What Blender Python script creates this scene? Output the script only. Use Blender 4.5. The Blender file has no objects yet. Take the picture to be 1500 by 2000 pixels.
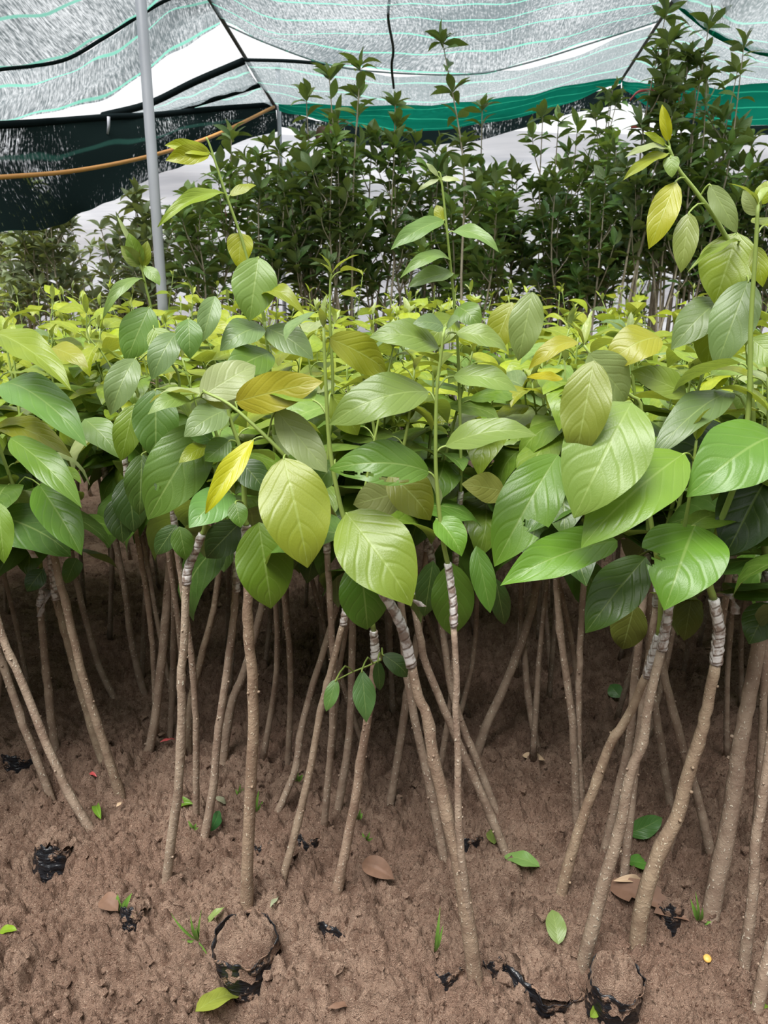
import bpy, math, random
import numpy as np
from mathutils import Vector, Matrix
random.seed(7)
rng = np.random.default_rng(11)
SC = bpy.context.scene
COL = SC.collection

# ------------------------------------------------------------------ camera
F_PX = 1511.0
PITCH = math.radians(17.6)
CAM_Z = 1.10
cam_d = bpy.data.cameras.new('camera')
cam_d.sensor_fit = 'VERTICAL'
cam_d.sensor_height = 24.0
cam_d.lens = 24.0 * F_PX / 2000.0
cam_d.clip_start = 0.02
cam = bpy.data.objects.new('camera', cam_d)
cam.location = (0, 0, CAM_Z)
cam.rotation_euler = (math.pi / 2 - PITCH, 0, 0)
cam_d.dof.use_dof = True
cam_d.dof.focus_distance = 1.35
cam_d.dof.aperture_fstop = 8.0
COL.objects.link(cam)
SC.camera = cam

# ------------------------------------------------------------------ overcast sky and exposure
world = bpy.data.worlds.new('overcast_sky')
world.use_nodes = True
wb = world.node_tree.nodes['Background']
wb.inputs['Color'].default_value = (0.97, 0.985, 1.0, 1)
wb.inputs['Strength'].default_value = 0.62
SC.world = world
sun_d = bpy.data.lights.new('veiled_sun', 'SUN')
sun_d.energy = 3.1
sun_d.angle = math.radians(34)
sun_d.color = (1.0, 0.985, 0.96)
sun = bpy.data.objects.new('veiled_sun', sun_d)
sun.rotation_euler = (math.radians(20), math.radians(-12), 0)
COL.objects.link(sun)
vs = SC.view_settings
vs.view_transform = 'Standard'
vs.look = 'None'
vs.gamma = 1.0
vs.use_curve_mapping = False
vs.exposure = 0.92
SC.cycles.max_bounces = 5
SC.cycles.diffuse_bounces = 1
SC.cycles.transparent_max_bounces = 10
SC.cycles.sample_clamp_indirect = 4.0

# ------------------------------------------------------------------ projection helpers (to read places off the photograph)
_fw = Vector((0, math.cos(PITCH), -math.sin(PITCH)))
_up = Vector((0, math.sin(PITCH), math.cos(PITCH)))
def ray(px, py):
    return _fw + Vector((1, 0, 0)) * ((px - 750) / F_PX) + _up * ((1000 - py) / F_PX)
def P(px, py, Y):
    d = ray(px, py)
    return Vector((0, 0, CAM_Z)) + d * (Y / d.y)
def G(px, py, z=0.0):
    d = ray(px, py)
    return Vector((0, 0, CAM_Z)) + d * ((z - CAM_Z) / d.z)
def px2m(px, Y, py=1000):
    d = ray(750, py)
    return px * (Y / d.y) / F_PX

# ------------------------------------------------------------------ naming helpers
def tag(o, label=None, cat=None, group=None, kind=None):
    if label: o['label'] = label
    if cat: o['category'] = cat
    if group: o['group'] = group
    if kind: o['kind'] = kind
    return o
def link(name, data, parent=None, loc=None):
    o = bpy.data.objects.new(name, data)
    COL.objects.link(o)
    if parent is not None: o.parent = parent
    if loc is not None: o.location = loc
    return o
def empty(name, loc):
    o = link(name, None, None, loc)
    o.empty_display_size = 0.05
    return o

def srgb(r, g, b):
    def f(c):
        c /= 255.0
        return c / 12.92 if c <= 0.04045 else ((c + 0.055) / 1.055) ** 2.4
    return (f(r), f(g), f(b))

# ------------------------------------------------------------------ mesh collector
class MB:
    def __init__(self):
        self.v, self.f, self.m, self.uv = [], [], [], []
        self.has_uv = False
    def add(self, verts, faces, mat=0, uvs=None):
        o = len(self.v)
        self.v.extend([tuple(p) for p in verts])
        for fc in faces:
            self.f.append(tuple(i + o for i in fc)); self.m.append(mat)
        if uvs is not None: self.has_uv = True
        self.uv.extend(uvs if uvs is not None else [(0, 0)] * len(verts))
    def mesh(self, name, mats, origin=None, smooth=True):
        me = bpy.data.meshes.new(name)
        vs_ = self.v if origin is None else [(p[0]-origin[0], p[1]-origin[1], p[2]-origin[2]) for p in self.v]
        me.from_pydata(vs_, [], self.f)
        for m in mats: me.materials.append(m)
        if len(mats) > 1: me.polygons.foreach_set('material_index', self.m)
        if smooth: me.polygons.foreach_set('use_smooth', [True] * len(self.f))
        if self.has_uv:
            ul = me.uv_layers.new(name='UVMap')
            li = np.zeros(len(me.loops), dtype=np.int32); me.loops.foreach_get('vertex_index', li)
            ul.data.foreach_set('uv', np.array(self.uv, dtype=np.float32)[li].ravel())
        me.update()
        return me
    def build(self, name, mats, parent=None, origin=None, smooth=True):
        if not isinstance(mats, (list, tuple)): mats = [mats]
        return link(name, self.mesh(name, mats, origin, smooth), parent)

def catmull(pts, n):
    """n points along a smooth curve through pts (numpy k x d)"""
    p = np.array([list(q) for q in pts], dtype=float)
    k = len(p)
    if k == 2:
        t = np.linspace(0, 1, n)[:, None]
        return p[0] * (1 - t) + p[1] * t
    ext = np.vstack([2 * p[0] - p[1], p, 2 * p[-1] - p[-2]])
    u = np.linspace(0, k - 1, n)
    i = np.minimum(u.astype(int), k - 2)
    t = (u - i)[:, None]
    a, b, c, d = ext[i], ext[i + 1], ext[i + 2], ext[i + 3]
    return 0.5 * ((2 * b) + (-a + c) * t + (2 * a - 5 * b + 4 * c - d) * t ** 2 + (-a + 3 * b - 3 * c + d) * t ** 3)

def tube(mb, pts, radii, seg=8, mat=0, cap=True):
    p = np.array([list(q) for q in pts], dtype=float)
    n = len(p)
    r = np.broadcast_to(np.array(radii, dtype=float), (n,)) if np.ndim(radii) < 2 else np.array(radii)
    t = np.gradient(p, axis=0)
    t /= np.linalg.norm(t, axis=1)[:, None] + 1e-12
    ref = np.array([0.0, 1.0, 0.0]) if abs(t[0][1]) < 0.9 else np.array([1.0, 0, 0])
    verts, uvs = [], []
    ln = 0.0
    for i in range(n):
        s = np.cross(t[i], ref); s /= np.linalg.norm(s) + 1e-12
        q = np.cross(s, t[i]); ref = q
        if i: ln += np.linalg.norm(p[i] - p[i-1])
        for j in range(seg):
            a = 2 * math.pi * j / seg
            rr = r[i] if np.ndim(r) < 2 else r[i][j]
            verts.append(p[i] + (s * math.cos(a) + q * math.sin(a)) * rr)
            uvs.append((j / seg, ln))
    faces = []
    for i in range(n - 1):
        for j in range(seg):
            a = i * seg + j; b = i * seg + (j + 1) % seg
            faces.append((a, b, b + seg, a + seg))
    if cap:
        faces.append(tuple(range(seg - 1, -1, -1)))
        faces.append(tuple((n - 1) * seg + j for j in range(seg)))
    mb.add(verts, faces, mat, uvs)

# ------------------------------------------------------------------ numpy noise
_perm = rng.random((256, 256))
_permx = rng.random((256, 256)); _permy = rng.random((256, 256))
def vnoise(x, y, s=0):
    xi = np.floor(x).astype(int); yi = np.floor(y).astype(int)
    fx = x - xi; fy = y - yi
    fx = fx * fx * (3 - 2 * fx); fy = fy * fy * (3 - 2 * fy)
    g = lambda a, b: _perm[(a + s * 37) & 255, (b + s * 91) & 255]
    return (g(xi, yi) * (1 - fx) * (1 - fy) + g(xi + 1, yi) * fx * (1 - fy) + g(xi, yi + 1) * (1 - fx) * fy + g(xi + 1, yi + 1) * fx * fy)
def fbm(x, y, s=0, o=4):
    v, a, t = 0, 0.5, 0
    for k in range(o):
        v = v + a * vnoise(x * 2 ** k, y * 2 ** k, s + k); t += a; a *= 0.5
    return v / t
def clods(x, y, s=0):
    """rounded lumps with a random height each"""
    xi = np.floor(x).astype(int); yi = np.floor(y).astype(int)
    best = np.full(x.shape, 9.0); hh = np.zeros(x.shape)
    for dx in (-1, 0, 1):
        for dy in (-1, 0, 1):
            a = (xi + dx + s * 53) & 255; b = (yi + dy + s * 17) & 255
            cx = xi + dx + _permx[a, b]; cy = yi + dy + _permy[a, b]
            d = np.hypot(x - cx, y - cy)
            m = d < best
            best = np.where(m, d, best); hh = np.where(m, _perm[a, b], hh)
    return np.sqrt(np.maximum(0, 1 - (best / 0.85) ** 2)) * (0.35 + 0.65 * hh)

def crumble(x, y, s=0, w=0.3):
    """broken clods: uneven tops parted by sharp crevices"""
    xi = np.floor(x).astype(int); yi = np.floor(y).astype(int)
    f1 = np.full(x.shape, 9.0); f2 = np.full(x.shape, 9.0); hh = np.zeros(x.shape)
    for dx in (-1, 0, 1):
        for dy in (-1, 0, 1):
            a = (xi + dx + s * 53) & 255; b = (yi + dy + s * 17) & 255
            d = np.hypot(x - xi - dx - _permx[a, b], y - yi - dy - _permy[a, b])
            m = d < f1
            f2 = np.where(m, f1, np.minimum(f2, d)); hh = np.where(m, _perm[a, b], hh); f1 = np.where(m, d, f1)
    e = np.clip((f2 - f1) / w, 0, 1)
    return (1 - (1 - e) ** 2) * (0.35 + 0.75 * hh) - 0.25 * f1

# ------------------------------------------------------------------ material helpers
class NT:
    def __init__(self, name):
        self.mat = bpy.data.materials.new(name); self.mat.use_nodes = True
        self.t = self.mat.node_tree; self.t.nodes.clear()
        self.out = self.t.nodes.new('ShaderNodeOutputMaterial')
    def n(self, kind, **kw):
        nd = self.t.nodes.new(kind)
        for k, v in kw.items():
            if k in ('operation', 'blend_type', 'data_type', 'noise_dimensions', 'feature', 'wave_type', 'bands_direction', 'use_clamp', 'clamp', 'distance'):
                setattr(nd, k, v)
            else:
                self.set(nd, k, v)
        return nd
    def set(self, nd, key, v):
        s = nd.inputs[int(key[1:])] if key[0] == 'i' and key[1:].isdigit() else nd.inputs[key.replace('_', ' ')]
        if hasattr(v, 'is_output') or isinstance(v, bpy.types.NodeSocket): self.t.links.new(v, s)
        else:
            if s.type == 'RGBA' and len(v) == 3: v = (*v, 1)
            s.default_value = v
    def math(self, op, a, b=None, c=None, clamp=False):
        nd = self.t.nodes.new('ShaderNodeMath'); nd.operation = op; nd.use_clamp = clamp
        for i, v in enumerate((a, b, c)):
            if v is not None: self.set(nd, 'i%d' % i, v)
        return nd.outputs[0]
    def mix(self, fac, a, b, blend='MIX'):
        nd = self.t.nodes.new('ShaderNodeMix'); nd.data_type = 'RGBA'; nd.blend_type = blend
        self.set(nd, 'i0', fac); self.set(nd, 'i6', a); self.set(nd, 'i7', b)
        return nd.outputs[2]
    def ramp(self, fac, lo, hi, a=0.0, b=1.0):
        nd = self.t.nodes.new('ShaderNodeMapRange'); nd.interpolation_type = 'SMOOTHSTEP'
        self.set(nd, 'i0', fac); nd.inputs[1].default_value = lo; nd.inputs[2].default_value = hi
        nd.inputs[3].default_value = a; nd.inputs[4].default_value = b
        return nd.outputs[0]
    def noise(self, vec, scale, detail=3, rough=0.55, out='Fac'):
        nd = self.n('ShaderNodeTexNoise', Scale=scale, Detail=detail, Roughness=rough)
        if vec is not None: self.t.links.new(vec, nd.inputs['Vector'])
        return nd.outputs[out]
    def coords(self, which='Object'):
        return self.n('ShaderNodeTexCoord').outputs[which]
    def scale(self, vec, s):
        nd = self.n('ShaderNodeMapping'); self.t.links.new(vec, nd.inputs['Vector']); nd.inputs['Scale'].default_value = s
        return nd.outputs[0]
    def bump(self, h, strength=0.3, dist=0.01):
        nd = self.t.nodes.new('ShaderNodeBump'); nd.inputs['Strength'].default_value = strength; nd.inputs['Distance'].default_value = dist
        self.t.links.new(h, nd.inputs['Height'])
        return nd.outputs[0]
    def principled(self, **kw):
        nd = self.t.nodes.new('ShaderNodeBsdfPrincipled')
        for k, v in kw.items(): self.set(nd, k, v)
        return nd.outputs[0]
    def mixs(self, fac, a, b):
        nd = self.t.nodes.new('ShaderNodeMixShader'); self.set(nd, 'i0', fac)
        self.t.links.new(a, nd.inputs[1]); self.t.links.new(b, nd.inputs[2])
        return nd.outputs[0]
    def done(self, sh):
        self.t.links.new(sh, self.out.inputs['Surface']); return self.mat

def leaf_material(name, veins, gloss, trans, vein_gain, under, bumpk):
    m = NT(name)
    oi = m.t.nodes.new('ShaderNodeObjectInfo')
    uv = m.n('ShaderNodeSeparateXYZ'); m.t.links.new(m.coords('UV'), uv.inputs[0])
    u, v = uv.outputs[0], uv.outputs[1]
    uu = m.math('MULTIPLY', m.math('ABSOLUTE', m.math('SUBTRACT', u, 0.5)), 2.0)
    # side veins curve forward towards the margin
    wob = m.math('MULTIPLY', m.math('SUBTRACT', m.noise(m.coords('UV'), 2.2, 1), 0.5), 0.8)
    ph = m.math('ADD', wob, m.math('SUBTRACT', m.math('MULTIPLY', v, veins), m.math('MULTIPLY', m.math('POWER', uu, 1.25), 2.3)))
    fr = m.math('ABSOLUTE', m.math('SUBTRACT', m.math('FRACT', ph), 0.5))       # 0 at vein
    vein = m.ramp(fr, 0.0, 0.06, 1.0, 0.0)
    vein = m.math('MULTIPLY', vein, m.ramp(uu, 0.55, 0.98, 1.0, 0.0))
    rib = m.ramp(uu, 0.012, 0.055, 1.0, 0.0)
    mask = m.math('MAXIMUM', m.math('MULTIPLY', vein, 0.42), rib)
    nz = m.noise(m.coords('Object'), 9.0, 3)
    rnd = oi.outputs['Random']
    hs = m.n('ShaderNodeHueSaturation')
    m.set(hs, 'Hue', m.math('ADD', m.math('MULTIPLY', m.math('SUBTRACT', rnd, 0.5), 0.02), 0.5))
    m.set(hs, 'Value', m.math('ADD', m.math('MULTIPLY', m.math('FRACT', m.math('MULTIPLY', rnd, 7.31)), 0.24), 0.86))
    m.set(hs, 'Color', oi.outputs['Color'])
    c = m.mix(m.ramp(nz, 0.35, 0.7), hs.outputs[0], m.mix(1.0, hs.outputs[0], (0.80, 0.86, 0.75), 'MULTIPLY'))
    light = m.mix(0.5, c, (0.50, 0.62, 0.22))
    c = m.mix(m.math('MULTIPLY', mask, vein_gain), c, light)
    geo = m.t.nodes.new('ShaderNodeNewGeometry')
    c = m.mix(m.math('MULTIPLY', geo.outputs['Backfacing'], under), c, m.mix(0.55, c, (0.40, 0.45, 0.22)))
    quilt = m.math('SUBTRACT', m.math('MULTIPLY', m.ramp(fr, 0.0, 0.22), m.math('ADD', 0.35, nz)), m.math('MULTIPLY', rib, 0.5))
    fine = m.noise(m.coords('UV'), 45.0, 2)
    h = m.math('ADD', m.math('MULTIPLY', quilt, 0.8), m.math('MULTIPLY', fine, 0.35))
    nrm = m.bump(h, bumpk, 0.006)
    rough = m.math('ADD', gloss, m.math('MULTIPLY', geo.outputs['Backfacing'], 0.2))
    a = m.principled(Base_Color=c, Roughness=rough, Normal=nrm, Specular_IOR_Level=0.48)
    tr = m.n('ShaderNodeBsdfTranslucent', Color=m.mix(1.0, c, (1.02, 1.0, 0.35), 'MULTIPLY'), Normal=nrm)
    return m.done(m.mixs(trans, a, tr.outputs[0]))

M = {}
M['leaf'] = leaf_material('broad_leaf', 6.0, 0.34, 0.31, 0.5, 0.7, 0.15)
M['shrub_leaf'] = leaf_material('shrub_leaf', 8.0, 0.34, 0.24, 0.35, 0.6, 0.3)

def bark(name, ca, cb, cc):
    m = NT(name)
    co = m.coords('UV')
    g = m.coords('Object')
    nz = m.noise(g, 22, 4)
    c = m.mix(m.ramp(nz, 0.3, 0.7), ca, cb)
    sp = m.noise(m.scale(g, (1, 1, 0.55)), 260, 1)
    c = m.mix(m.ramp(sp, 0.64, 0.72), c, cc)
    oi = m.t.nodes.new('ShaderNodeObjectInfo')
    c = m.mix(1.0, c, oi.outputs['Color'], 'MULTIPLY')
    h = m.math('ADD', m.noise(g, 140, 3), m.math('MULTIPLY', m.ramp(sp, 0.6, 0.72), 0.5))
    return m.done(m.principled(Base_Color=c, Roughness=0.75, Normal=m.bump(h, 0.55, 0.003)))
M['bark'] = bark('sapling_bark', srgb(138, 116, 99), srgb(172, 152, 132), srgb(214, 202, 182))
M['shrub_bark'] = bark('shrub_bark', srgb(158, 144, 122), srgb(192, 180, 158), srgb(206, 196, 176))
def plain(name, col, rough=0.6, n_amt=0.25, n_scale=30, bump=0.2):
    m = NT(name)
    g = m.coords('Object')
    nz = m.noise(g, n_scale, 3)
    c = m.mix(m.math('MULTIPLY', nz, n_amt), col, tuple(x * 0.35 for x in col))
    return m.done(m.principled(Base_Color=c, Roughness=rough, Normal=m.bump(nz, bump, 0.004)))
M['shoot'] = plain('green_shoot', srgb(150, 172, 84), 0.5, 0.5, 18)
M['bud'] = plain('pale_bud', srgb(190, 196, 130), 0.6)
def tape_mat():
    m = NT('graft_film')
    co = m.coords('UV'); sx = m.n('ShaderNodeSeparateXYZ'); m.t.links.new(co, sx.inputs[0])
    sp = m.math('FRACT', m.math('ADD', sx.outputs[0], m.math('MULTIPLY', sx.outputs[1], 75.0)))
    edge = m.ramp(m.math('ABSOLUTE', m.math('SUBTRACT', sp, 0.5)), 0.30, 0.5)
    nz = m.noise(m.coords('Object'), 85, 3)
    c = m.mix(m.ramp(nz, 0.42, 0.62), srgb(226, 222, 218), srgb(150, 132, 120))
    c = m.mix(m.math('MULTIPLY', edge, 0.55), c, srgb(120, 104, 92))
    return m.done(m.principled(Base_Color=c, Roughness=0.32, Normal=m.bump(m.math('ADD', edge, nz), 0.5, 0.003)))
M['tape'] = tape_mat()

def soil_mat():
    m = NT('soil')
    g = m.coords('Object')
    big = m.noise(g, 3.0, 3); mid = m.noise(g, 28, 4, 0.6); fin = m.noise(g, 260, 4, 0.7)
    c = m.mix(m.ramp(big, 0.35, 0.7), srgb(184, 155, 134), srgb(162, 131, 112))
    c = m.mix(m.ramp(mid, 0.35, 0.7), c, srgb(136, 108, 91))
    c = m.mix(m.ramp(fin, 0.55, 0.72), c, srgb(222, 194, 170))
    c = m.mix(m.ramp(m.noise(g, 170, 3, 0.6), 0.56, 0.68), c, srgb(112, 84, 68))
    gr = m.noise(g, 520, 2, 0.6)
    h = m.math('ADD', m.math('MULTIPLY', mid, 0.4), m.math('ADD', m.math('MULTIPLY', fin, 0.7), m.math('MULTIPLY', gr, 0.35)))
    return m.done(m.principled(Base_Color=c, Roughness=0.9, Specular_IOR_Level=0.25, Normal=m.bump(h, 1.0, 0.012)))
M['soil'] = soil_mat()
def bag_mat():
    m = NT('black_poly_film')
    g = m.coords('Object')
    dirt = m.noise(g, 24, 4, 0.65)
    crumb = m.noise(g, 120, 3, 0.6)
    f = m.ramp(m.math('ADD', dirt, m.math('MULTIPLY', crumb, 0.35)), 0.70, 0.80)
    c = m.mix(f, (0.012, 0.013, 0.016), srgb(130, 104, 86))
    r = m.mix(f, (0.28, 0.28, 0.28), (0.9, 0.9, 0.9))
    wr = m.noise(m.scale(g, (1, 1, 5)), 22, 3)
    return m.done(m.principled(Base_Color=c, Roughness=r, Normal=m.bump(m.math('ADD', wr, m.math('MULTIPLY', f, 0.5)), 0.7, 0.01)))
M['bag'] = bag_mat()
M['dry_leaf'] = plain('dry_leaf', srgb(134, 102, 82), 0.7, 0.7, 60)
M['pale_husk'] = plain('pale_husk', srgb(200, 172, 140), 0.7, 0.4, 40)
M['pink_scrap'] = plain('pink_plastic', srgb(196, 84, 84), 0.4)
M['yellow_scrap'] = plain('yellow_disc', srgb(226, 176, 90), 0.5)
M['grass'] = plain('grass_blade', srgb(110, 150, 62), 0.5, 0.4, 40)
M['pole'] = plain('galvanised_pole', srgb(176, 178, 186), 0.45, 0.25, 8)
M['wire'] = plain('rusty_wire', srgb(62, 56, 48), 0.7)
M['cord'] = plain('orange_cord', srgb(214, 152, 84), 0.5)
M['black_cord'] = plain('black_cord', srgb(26, 28, 30), 0.7)

def net_mat(name, thread, cover, line=None, lines=0.0, patch=0.25, speck=(90, 230), tint=0.0, hard=0.16):
    """woven shade net: opaque threads with open sky between them; lines = stripes per unit v"""
    m = NT(name)
    uv = m.coords('UV')
    sp = m.n('ShaderNodeSeparateXYZ'); m.t.links.new(uv, sp.inputs[0])
    weave = m.noise(m.scale(uv, (speck[0], speck[1], 1)), 1.0, 2, 0.6)
    warp = m.noise(m.scale(uv, (speck[0] * 2.4, speck[1] * 0.16, 1)), 1.0, 1, 0.5)
    cloud = m.noise(uv, 2.6, 2, 0.5)
    h = m.math('ADD', m.math('ADD', m.math('MULTIPLY', weave, 0.6), m.math('MULTIPLY', warp, 0.4)), m.math('MULTIPLY', m.math('SUBTRACT', cloud, 0.5), patch))
    t0 = 0.5 - (cover - 0.5) * 0.45
    a = m.ramp(h, t0 - hard, t0 + hard)                  # 1 = thread
    c = thread
    if lines:
        wob = m.math('MULTIPLY', m.math('SUBTRACT', m.noise(uv, 5.0, 1), 0.5), 0.10)
        ph = m.math('FRACT', m.math('MULTIPLY', m.math('ADD', sp.outputs[1], m.math('MULTIPLY', wob, 0.25)), lines))
        ln = m.ramp(m.math('ABSOLUTE', m.math('SUBTRACT', ph, 0.5)), 0.02, 0.055, 1.0, 0.0)
        c = m.mix(ln, thread, line)
        a = m.math('MAXIMUM', a, m.math('MULTIPLY', ln, 0.92))
    d = m.n('ShaderNodeBsdfDiffuse', Color=c)
    tl = m.n('ShaderNodeBsdfTranslucent', Color=c)
    body = m.mixs(0.6, d.outputs[0], tl.outputs[0])
    tp = m.n('ShaderNodeBsdfTransparent', Color=(0.92, 0.94, 0.94))
    return m.done(m.mixs(a, tp.outputs[0], body))
M['net_grey'] = net_mat('grey_shade_net', srgb(112, 122, 126), 0.63, srgb(128, 210, 188), 9.0, 0.4, (170, 56), hard=0.20)
M['net_light'] = net_mat('light_shade_net', srgb(136, 146, 149), 0.72, srgb(150, 208, 192), 6.0, 0.4, (170, 56), hard=0.22)
M['net_teal'] = net_mat('teal_shade_net', srgb(20, 130, 106), 1.25, srgb(60, 196, 160), 8.0, 0.25)
M['net_dark'] = net_mat('dark_shade_net', (0.012, 0.022, 0.022), 0.97, (0.03, 0.09, 0.075), 6.0, 1.15, (120, 70), hard=0.12)
M['net_hem'] = net_mat('net_hem', (0.02, 0.03, 0.032), 1.0, None, 0, 0.3)
def film_mat():
    m = NT('white_plastic_film')
    g = m.coords('Object')
    st = m.noise(m.scale(g, (0.25, 0.25, 5.0)), 2.2, 4, 0.6)
    c = m.mix(m.ramp(st, 0.3, 0.75), (0.74, 0.76, 0.80), (0.50, 0.53, 0.58))
    d = m.principled(Base_Color=c, Roughness=0.35)
    t = m.n('ShaderNodeBsdfTranslucent', Color=c)
    return m.done(m.mixs(0.5, d, t.outputs[0]))
M['film'] = film_mat()

# ================================================================== GROUND
HOLLOWS = []     # (x, y, radius, height): mounds (+) and pits (-)
def hill(px, py, r, h):
    g = G(px, py); HOLLOWS.append((g.x, g.y, r, h))
BAGS = [  # pixel of the black patch, radius, height of the film above the soil, lean, kind, label
    (470, 1905, 0.054, 0.062, (4, -3), 'heap', 'black grow bag heaped with soil under the tall straight trunk'),
    (1216, 1975, 0.042, 0.050, (5, 0), 'heap', 'clean black ribbed grow bag at the bottom picture edge'),
    (1080, 1935, 0.066, 0.045, (12, 22), 'side', 'soil-smeared black bag leaning beside the ribbed one'),
    (872, 1900, 0.036, 0.034, (-4, 6), 'side', 'torn black bag before the foot of the fused double trunk'),
    (968, 1890, 0.022, 0.030, (-4, -10), 'side', 'flap of black plastic just beyond the foot of the fused double trunk'),
    (95, 1685, 0.040, 0.046, (-12, 8), 'side', 'black bag wall showing in a hollow below the outermost trunks'),
    (256, 1806, 0.026, 0.032, (-10, 10), 'side', 'small scrap of black bag beside a green seedling'),
    (672, 1828, 0.046, 0.020, (4, 12), 'side', 'black bag rim showing as a slit before the twig-bearing trunk'),
    (600, 1640, 0.036, 0.026, (-8, 6), 'side', 'torn black plastic behind the pale slender trunk'),
    (512, 1640, 0.026, 0.024, (-8, -8), 'side', 'crumpled black plastic just past the tall straight trunk'),
    (915, 1626, 0.040, 0.026, (-6, 4), 'side', 'shaded black bag behind the fused double trunk'),
    (1318, 1782, 0.024, 0.024, (-6, 4), 'side', 'sliver of black bag between thick leaning trunks'),
    (30, 1480, 0.050, 0.030, (-6, 4), 'side', 'shaded black bag under the outermost trunks'),
]
for (bx_, by_, br_, bh_, _, bk_, _) in BAGS:
    g_ = G(bx_, by_)
    if bk_ == 'heap': HOLLOWS.append((g_.x, g_.y - 0.03, br_ * 1.1, -0.06))
    else: HOLLOWS.append((g_.x, g_.y - 0.012, br_ * 0.85, -0.85 * bh_))
hill(940, 1970, 0.07, 0.020); hill(230, 1840, 0.09, 0.012); hill(690, 1880, 0.10, 0.02); hill(240, 1900, 0.045, -0.03); hill(660, 1985, 0.03, -0.025)
hill(500, 1680, 0.10, 0.016); hill(1350, 1900, 0.12, 0.02); hill(760, 1780, 0.10, 0.012); hill(200, 1740, 0.10, 0.018); hill(120, 1950, 0.12, -0.02)
def soil_h(x, y):
    x = np.asarray(x, dtype=float); y = np.asarray(y, dtype=float)
    wx = x + 0.05 * (fbm(x * 22, y * 22, 3, 4) - 0.5); wy = y + 0.05 * (fbm(x * 22 + 40, y * 22 + 9, 5, 4) - 0.5)
    h = 0.055 * (fbm(x * 3.1 + 5, y * 3.1 + 3, 1, 3) - 0.5)
    h = h + 0.022 * (fbm(x * 11, y * 11, 8, 3) - 0.5)
    k = 0.3 + 1.2 * fbm(x * 7 + 2, y * 7 + 7, 4, 2)
    h = h + 0.026 * k * crumble(wx * 15, wy * 15, 1, 0.30)
    h = h + 0.0190 * crumble(wx * 33 + 3, wy * 33, 2, 0.40)
    h = h + 0.0125 * crumble(wx * 78, wy * 78, 3, 0.5)
    h = h + 0.0125 * (fbm(x * 85, y * 85, 6, 3) - 0.5)
    h = h - 0.026
    for (cx, cy, r, a) in HOLLOWS:
        d2 = ((x - cx) ** 2 + (y - cy) ** 2) / (r * r)
        h = h + a * np.exp(-d2 * 1.3)
    return h - 0.012
def soil_at(x, y):
    return float(soil_h(np.array([x]), np.array([y]))[0])
def GS(px, py):
    """point of the soil surface seen at a pixel"""
    g = G(px, py)
    for _ in range(3): g = G(px, py, soil_at(g.x, g.y))
    return g

def graded(lo, fine_lo, fine_hi, hi, step, grow):
    mid = list(np.arange(fine_lo, fine_hi, step))
    a, s = [], step
    x = fine_lo
    while x > lo: s *= grow; x -= s; a.append(x)
    b, s = [], step
    x = mid[-1]
    while x < hi: s *= grow; x += s; b.append(x)
    return np.array(a[::-1] + mid + b)
gx = graded(-9, -0.80, 0.80, 9, 0.0033, 1.06)
ys, y = [], 0.60
while y < 3.6: ys.append(y); y += 0.0030 * max(1.0, y / 0.95)
s = 0.014
while y < 16: ys.append(y); y += s; s *= 1.09
pre, y, s = [], 0.60, 0.004
while y > -6: s *= 1.12; y -= s; pre.append(y)
gy = np.array(pre[::-1] + ys)
X, Yg = np.meshgrid(gx, gy)
Z = soil_h(X, Yg)
nx, ny = len(gx), len(gy)
co = np.stack([X.ravel(), Yg.ravel(), Z.ravel()], 1).astype(np.float32)
idx = np.arange(nx * ny).reshape(ny, nx)
q = np.stack([idx[:-1, :-1], idx[:-1, 1:], idx[1:, 1:], idx[1:, :-1]], -1).reshape(-1, 4).astype(np.int32)
me = bpy.data.meshes.new('ground')
me.vertices.add(len(co)); me.vertices.foreach_set('co', co.ravel())
me.loops.add(q.size); me.loops.foreach_set('vertex_index', q.ravel())
me.polygons.add(len(q)); me.polygons.foreach_set('loop_start', np.arange(0, q.size, 4, dtype=np.int32))
me.polygons.foreach_set('use_smooth', np.ones(len(q), dtype=bool))
me.update(calc_edges=True); me.materials.append(M['soil'])
ground = link('ground', me)
tag(ground, 'crumbly brown nursery soil', None, None, 'structure')

# loose crumbs of soil: nobody could count them
mb = MB()
_ico = [(0,0,-1),(0.72,-0.53,-0.45),(-0.28,-0.85,-0.45),(-0.89,0,-0.45),(-0.28,0.85,-0.45),(0.72,0.53,-0.45),(0.28,-0.85,0.45),(-0.72,-0.53,0.45),(-0.72,0.53,0.45),(0.28,0.85,0.45),(0.89,0,0.45),(0,0,1)]
_icf = [(0,1,2),(1,0,5),(0,2,3),(0,3,4),(0,4,5),(1,5,10),(2,1,6),(3,2,7),(4,3,8),(5,4,9),(1,10,6),(2,6,7),(3,7,8),(4,8,9),(5,9,10),(6,10,11),(7,6,11),(8,7,11),(9,8,11),(10,9,11)]
NCR = 6000
cy = 0.85 + 2.4 * rng.random(NCR) ** 1.8; cx = (rng.random(NCR) - 0.5) * 1.25 * (cy + 0.35)
ch = soil_h(cx, cy)
for i in range(NCR):
    r = 0.0018 + 0.0095 * rng.random() ** 6
    k = 1 + 1.1 * (rng.random((12, 3)) - 0.5)
    mb.add([(cx[i] + p[0]*r*a[0], cy[i] + p[1]*r*a[1], ch[i] + r*0.15 + p[2]*r*0.8*a[2]) for p, a in zip(_ico, k)], _icf)
tag(mb.build('soil_crumbs', M['soil'], smooth=False), 'loose crumbs of brown soil scattered over the bed', 'soil', None, 'stuff')

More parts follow.
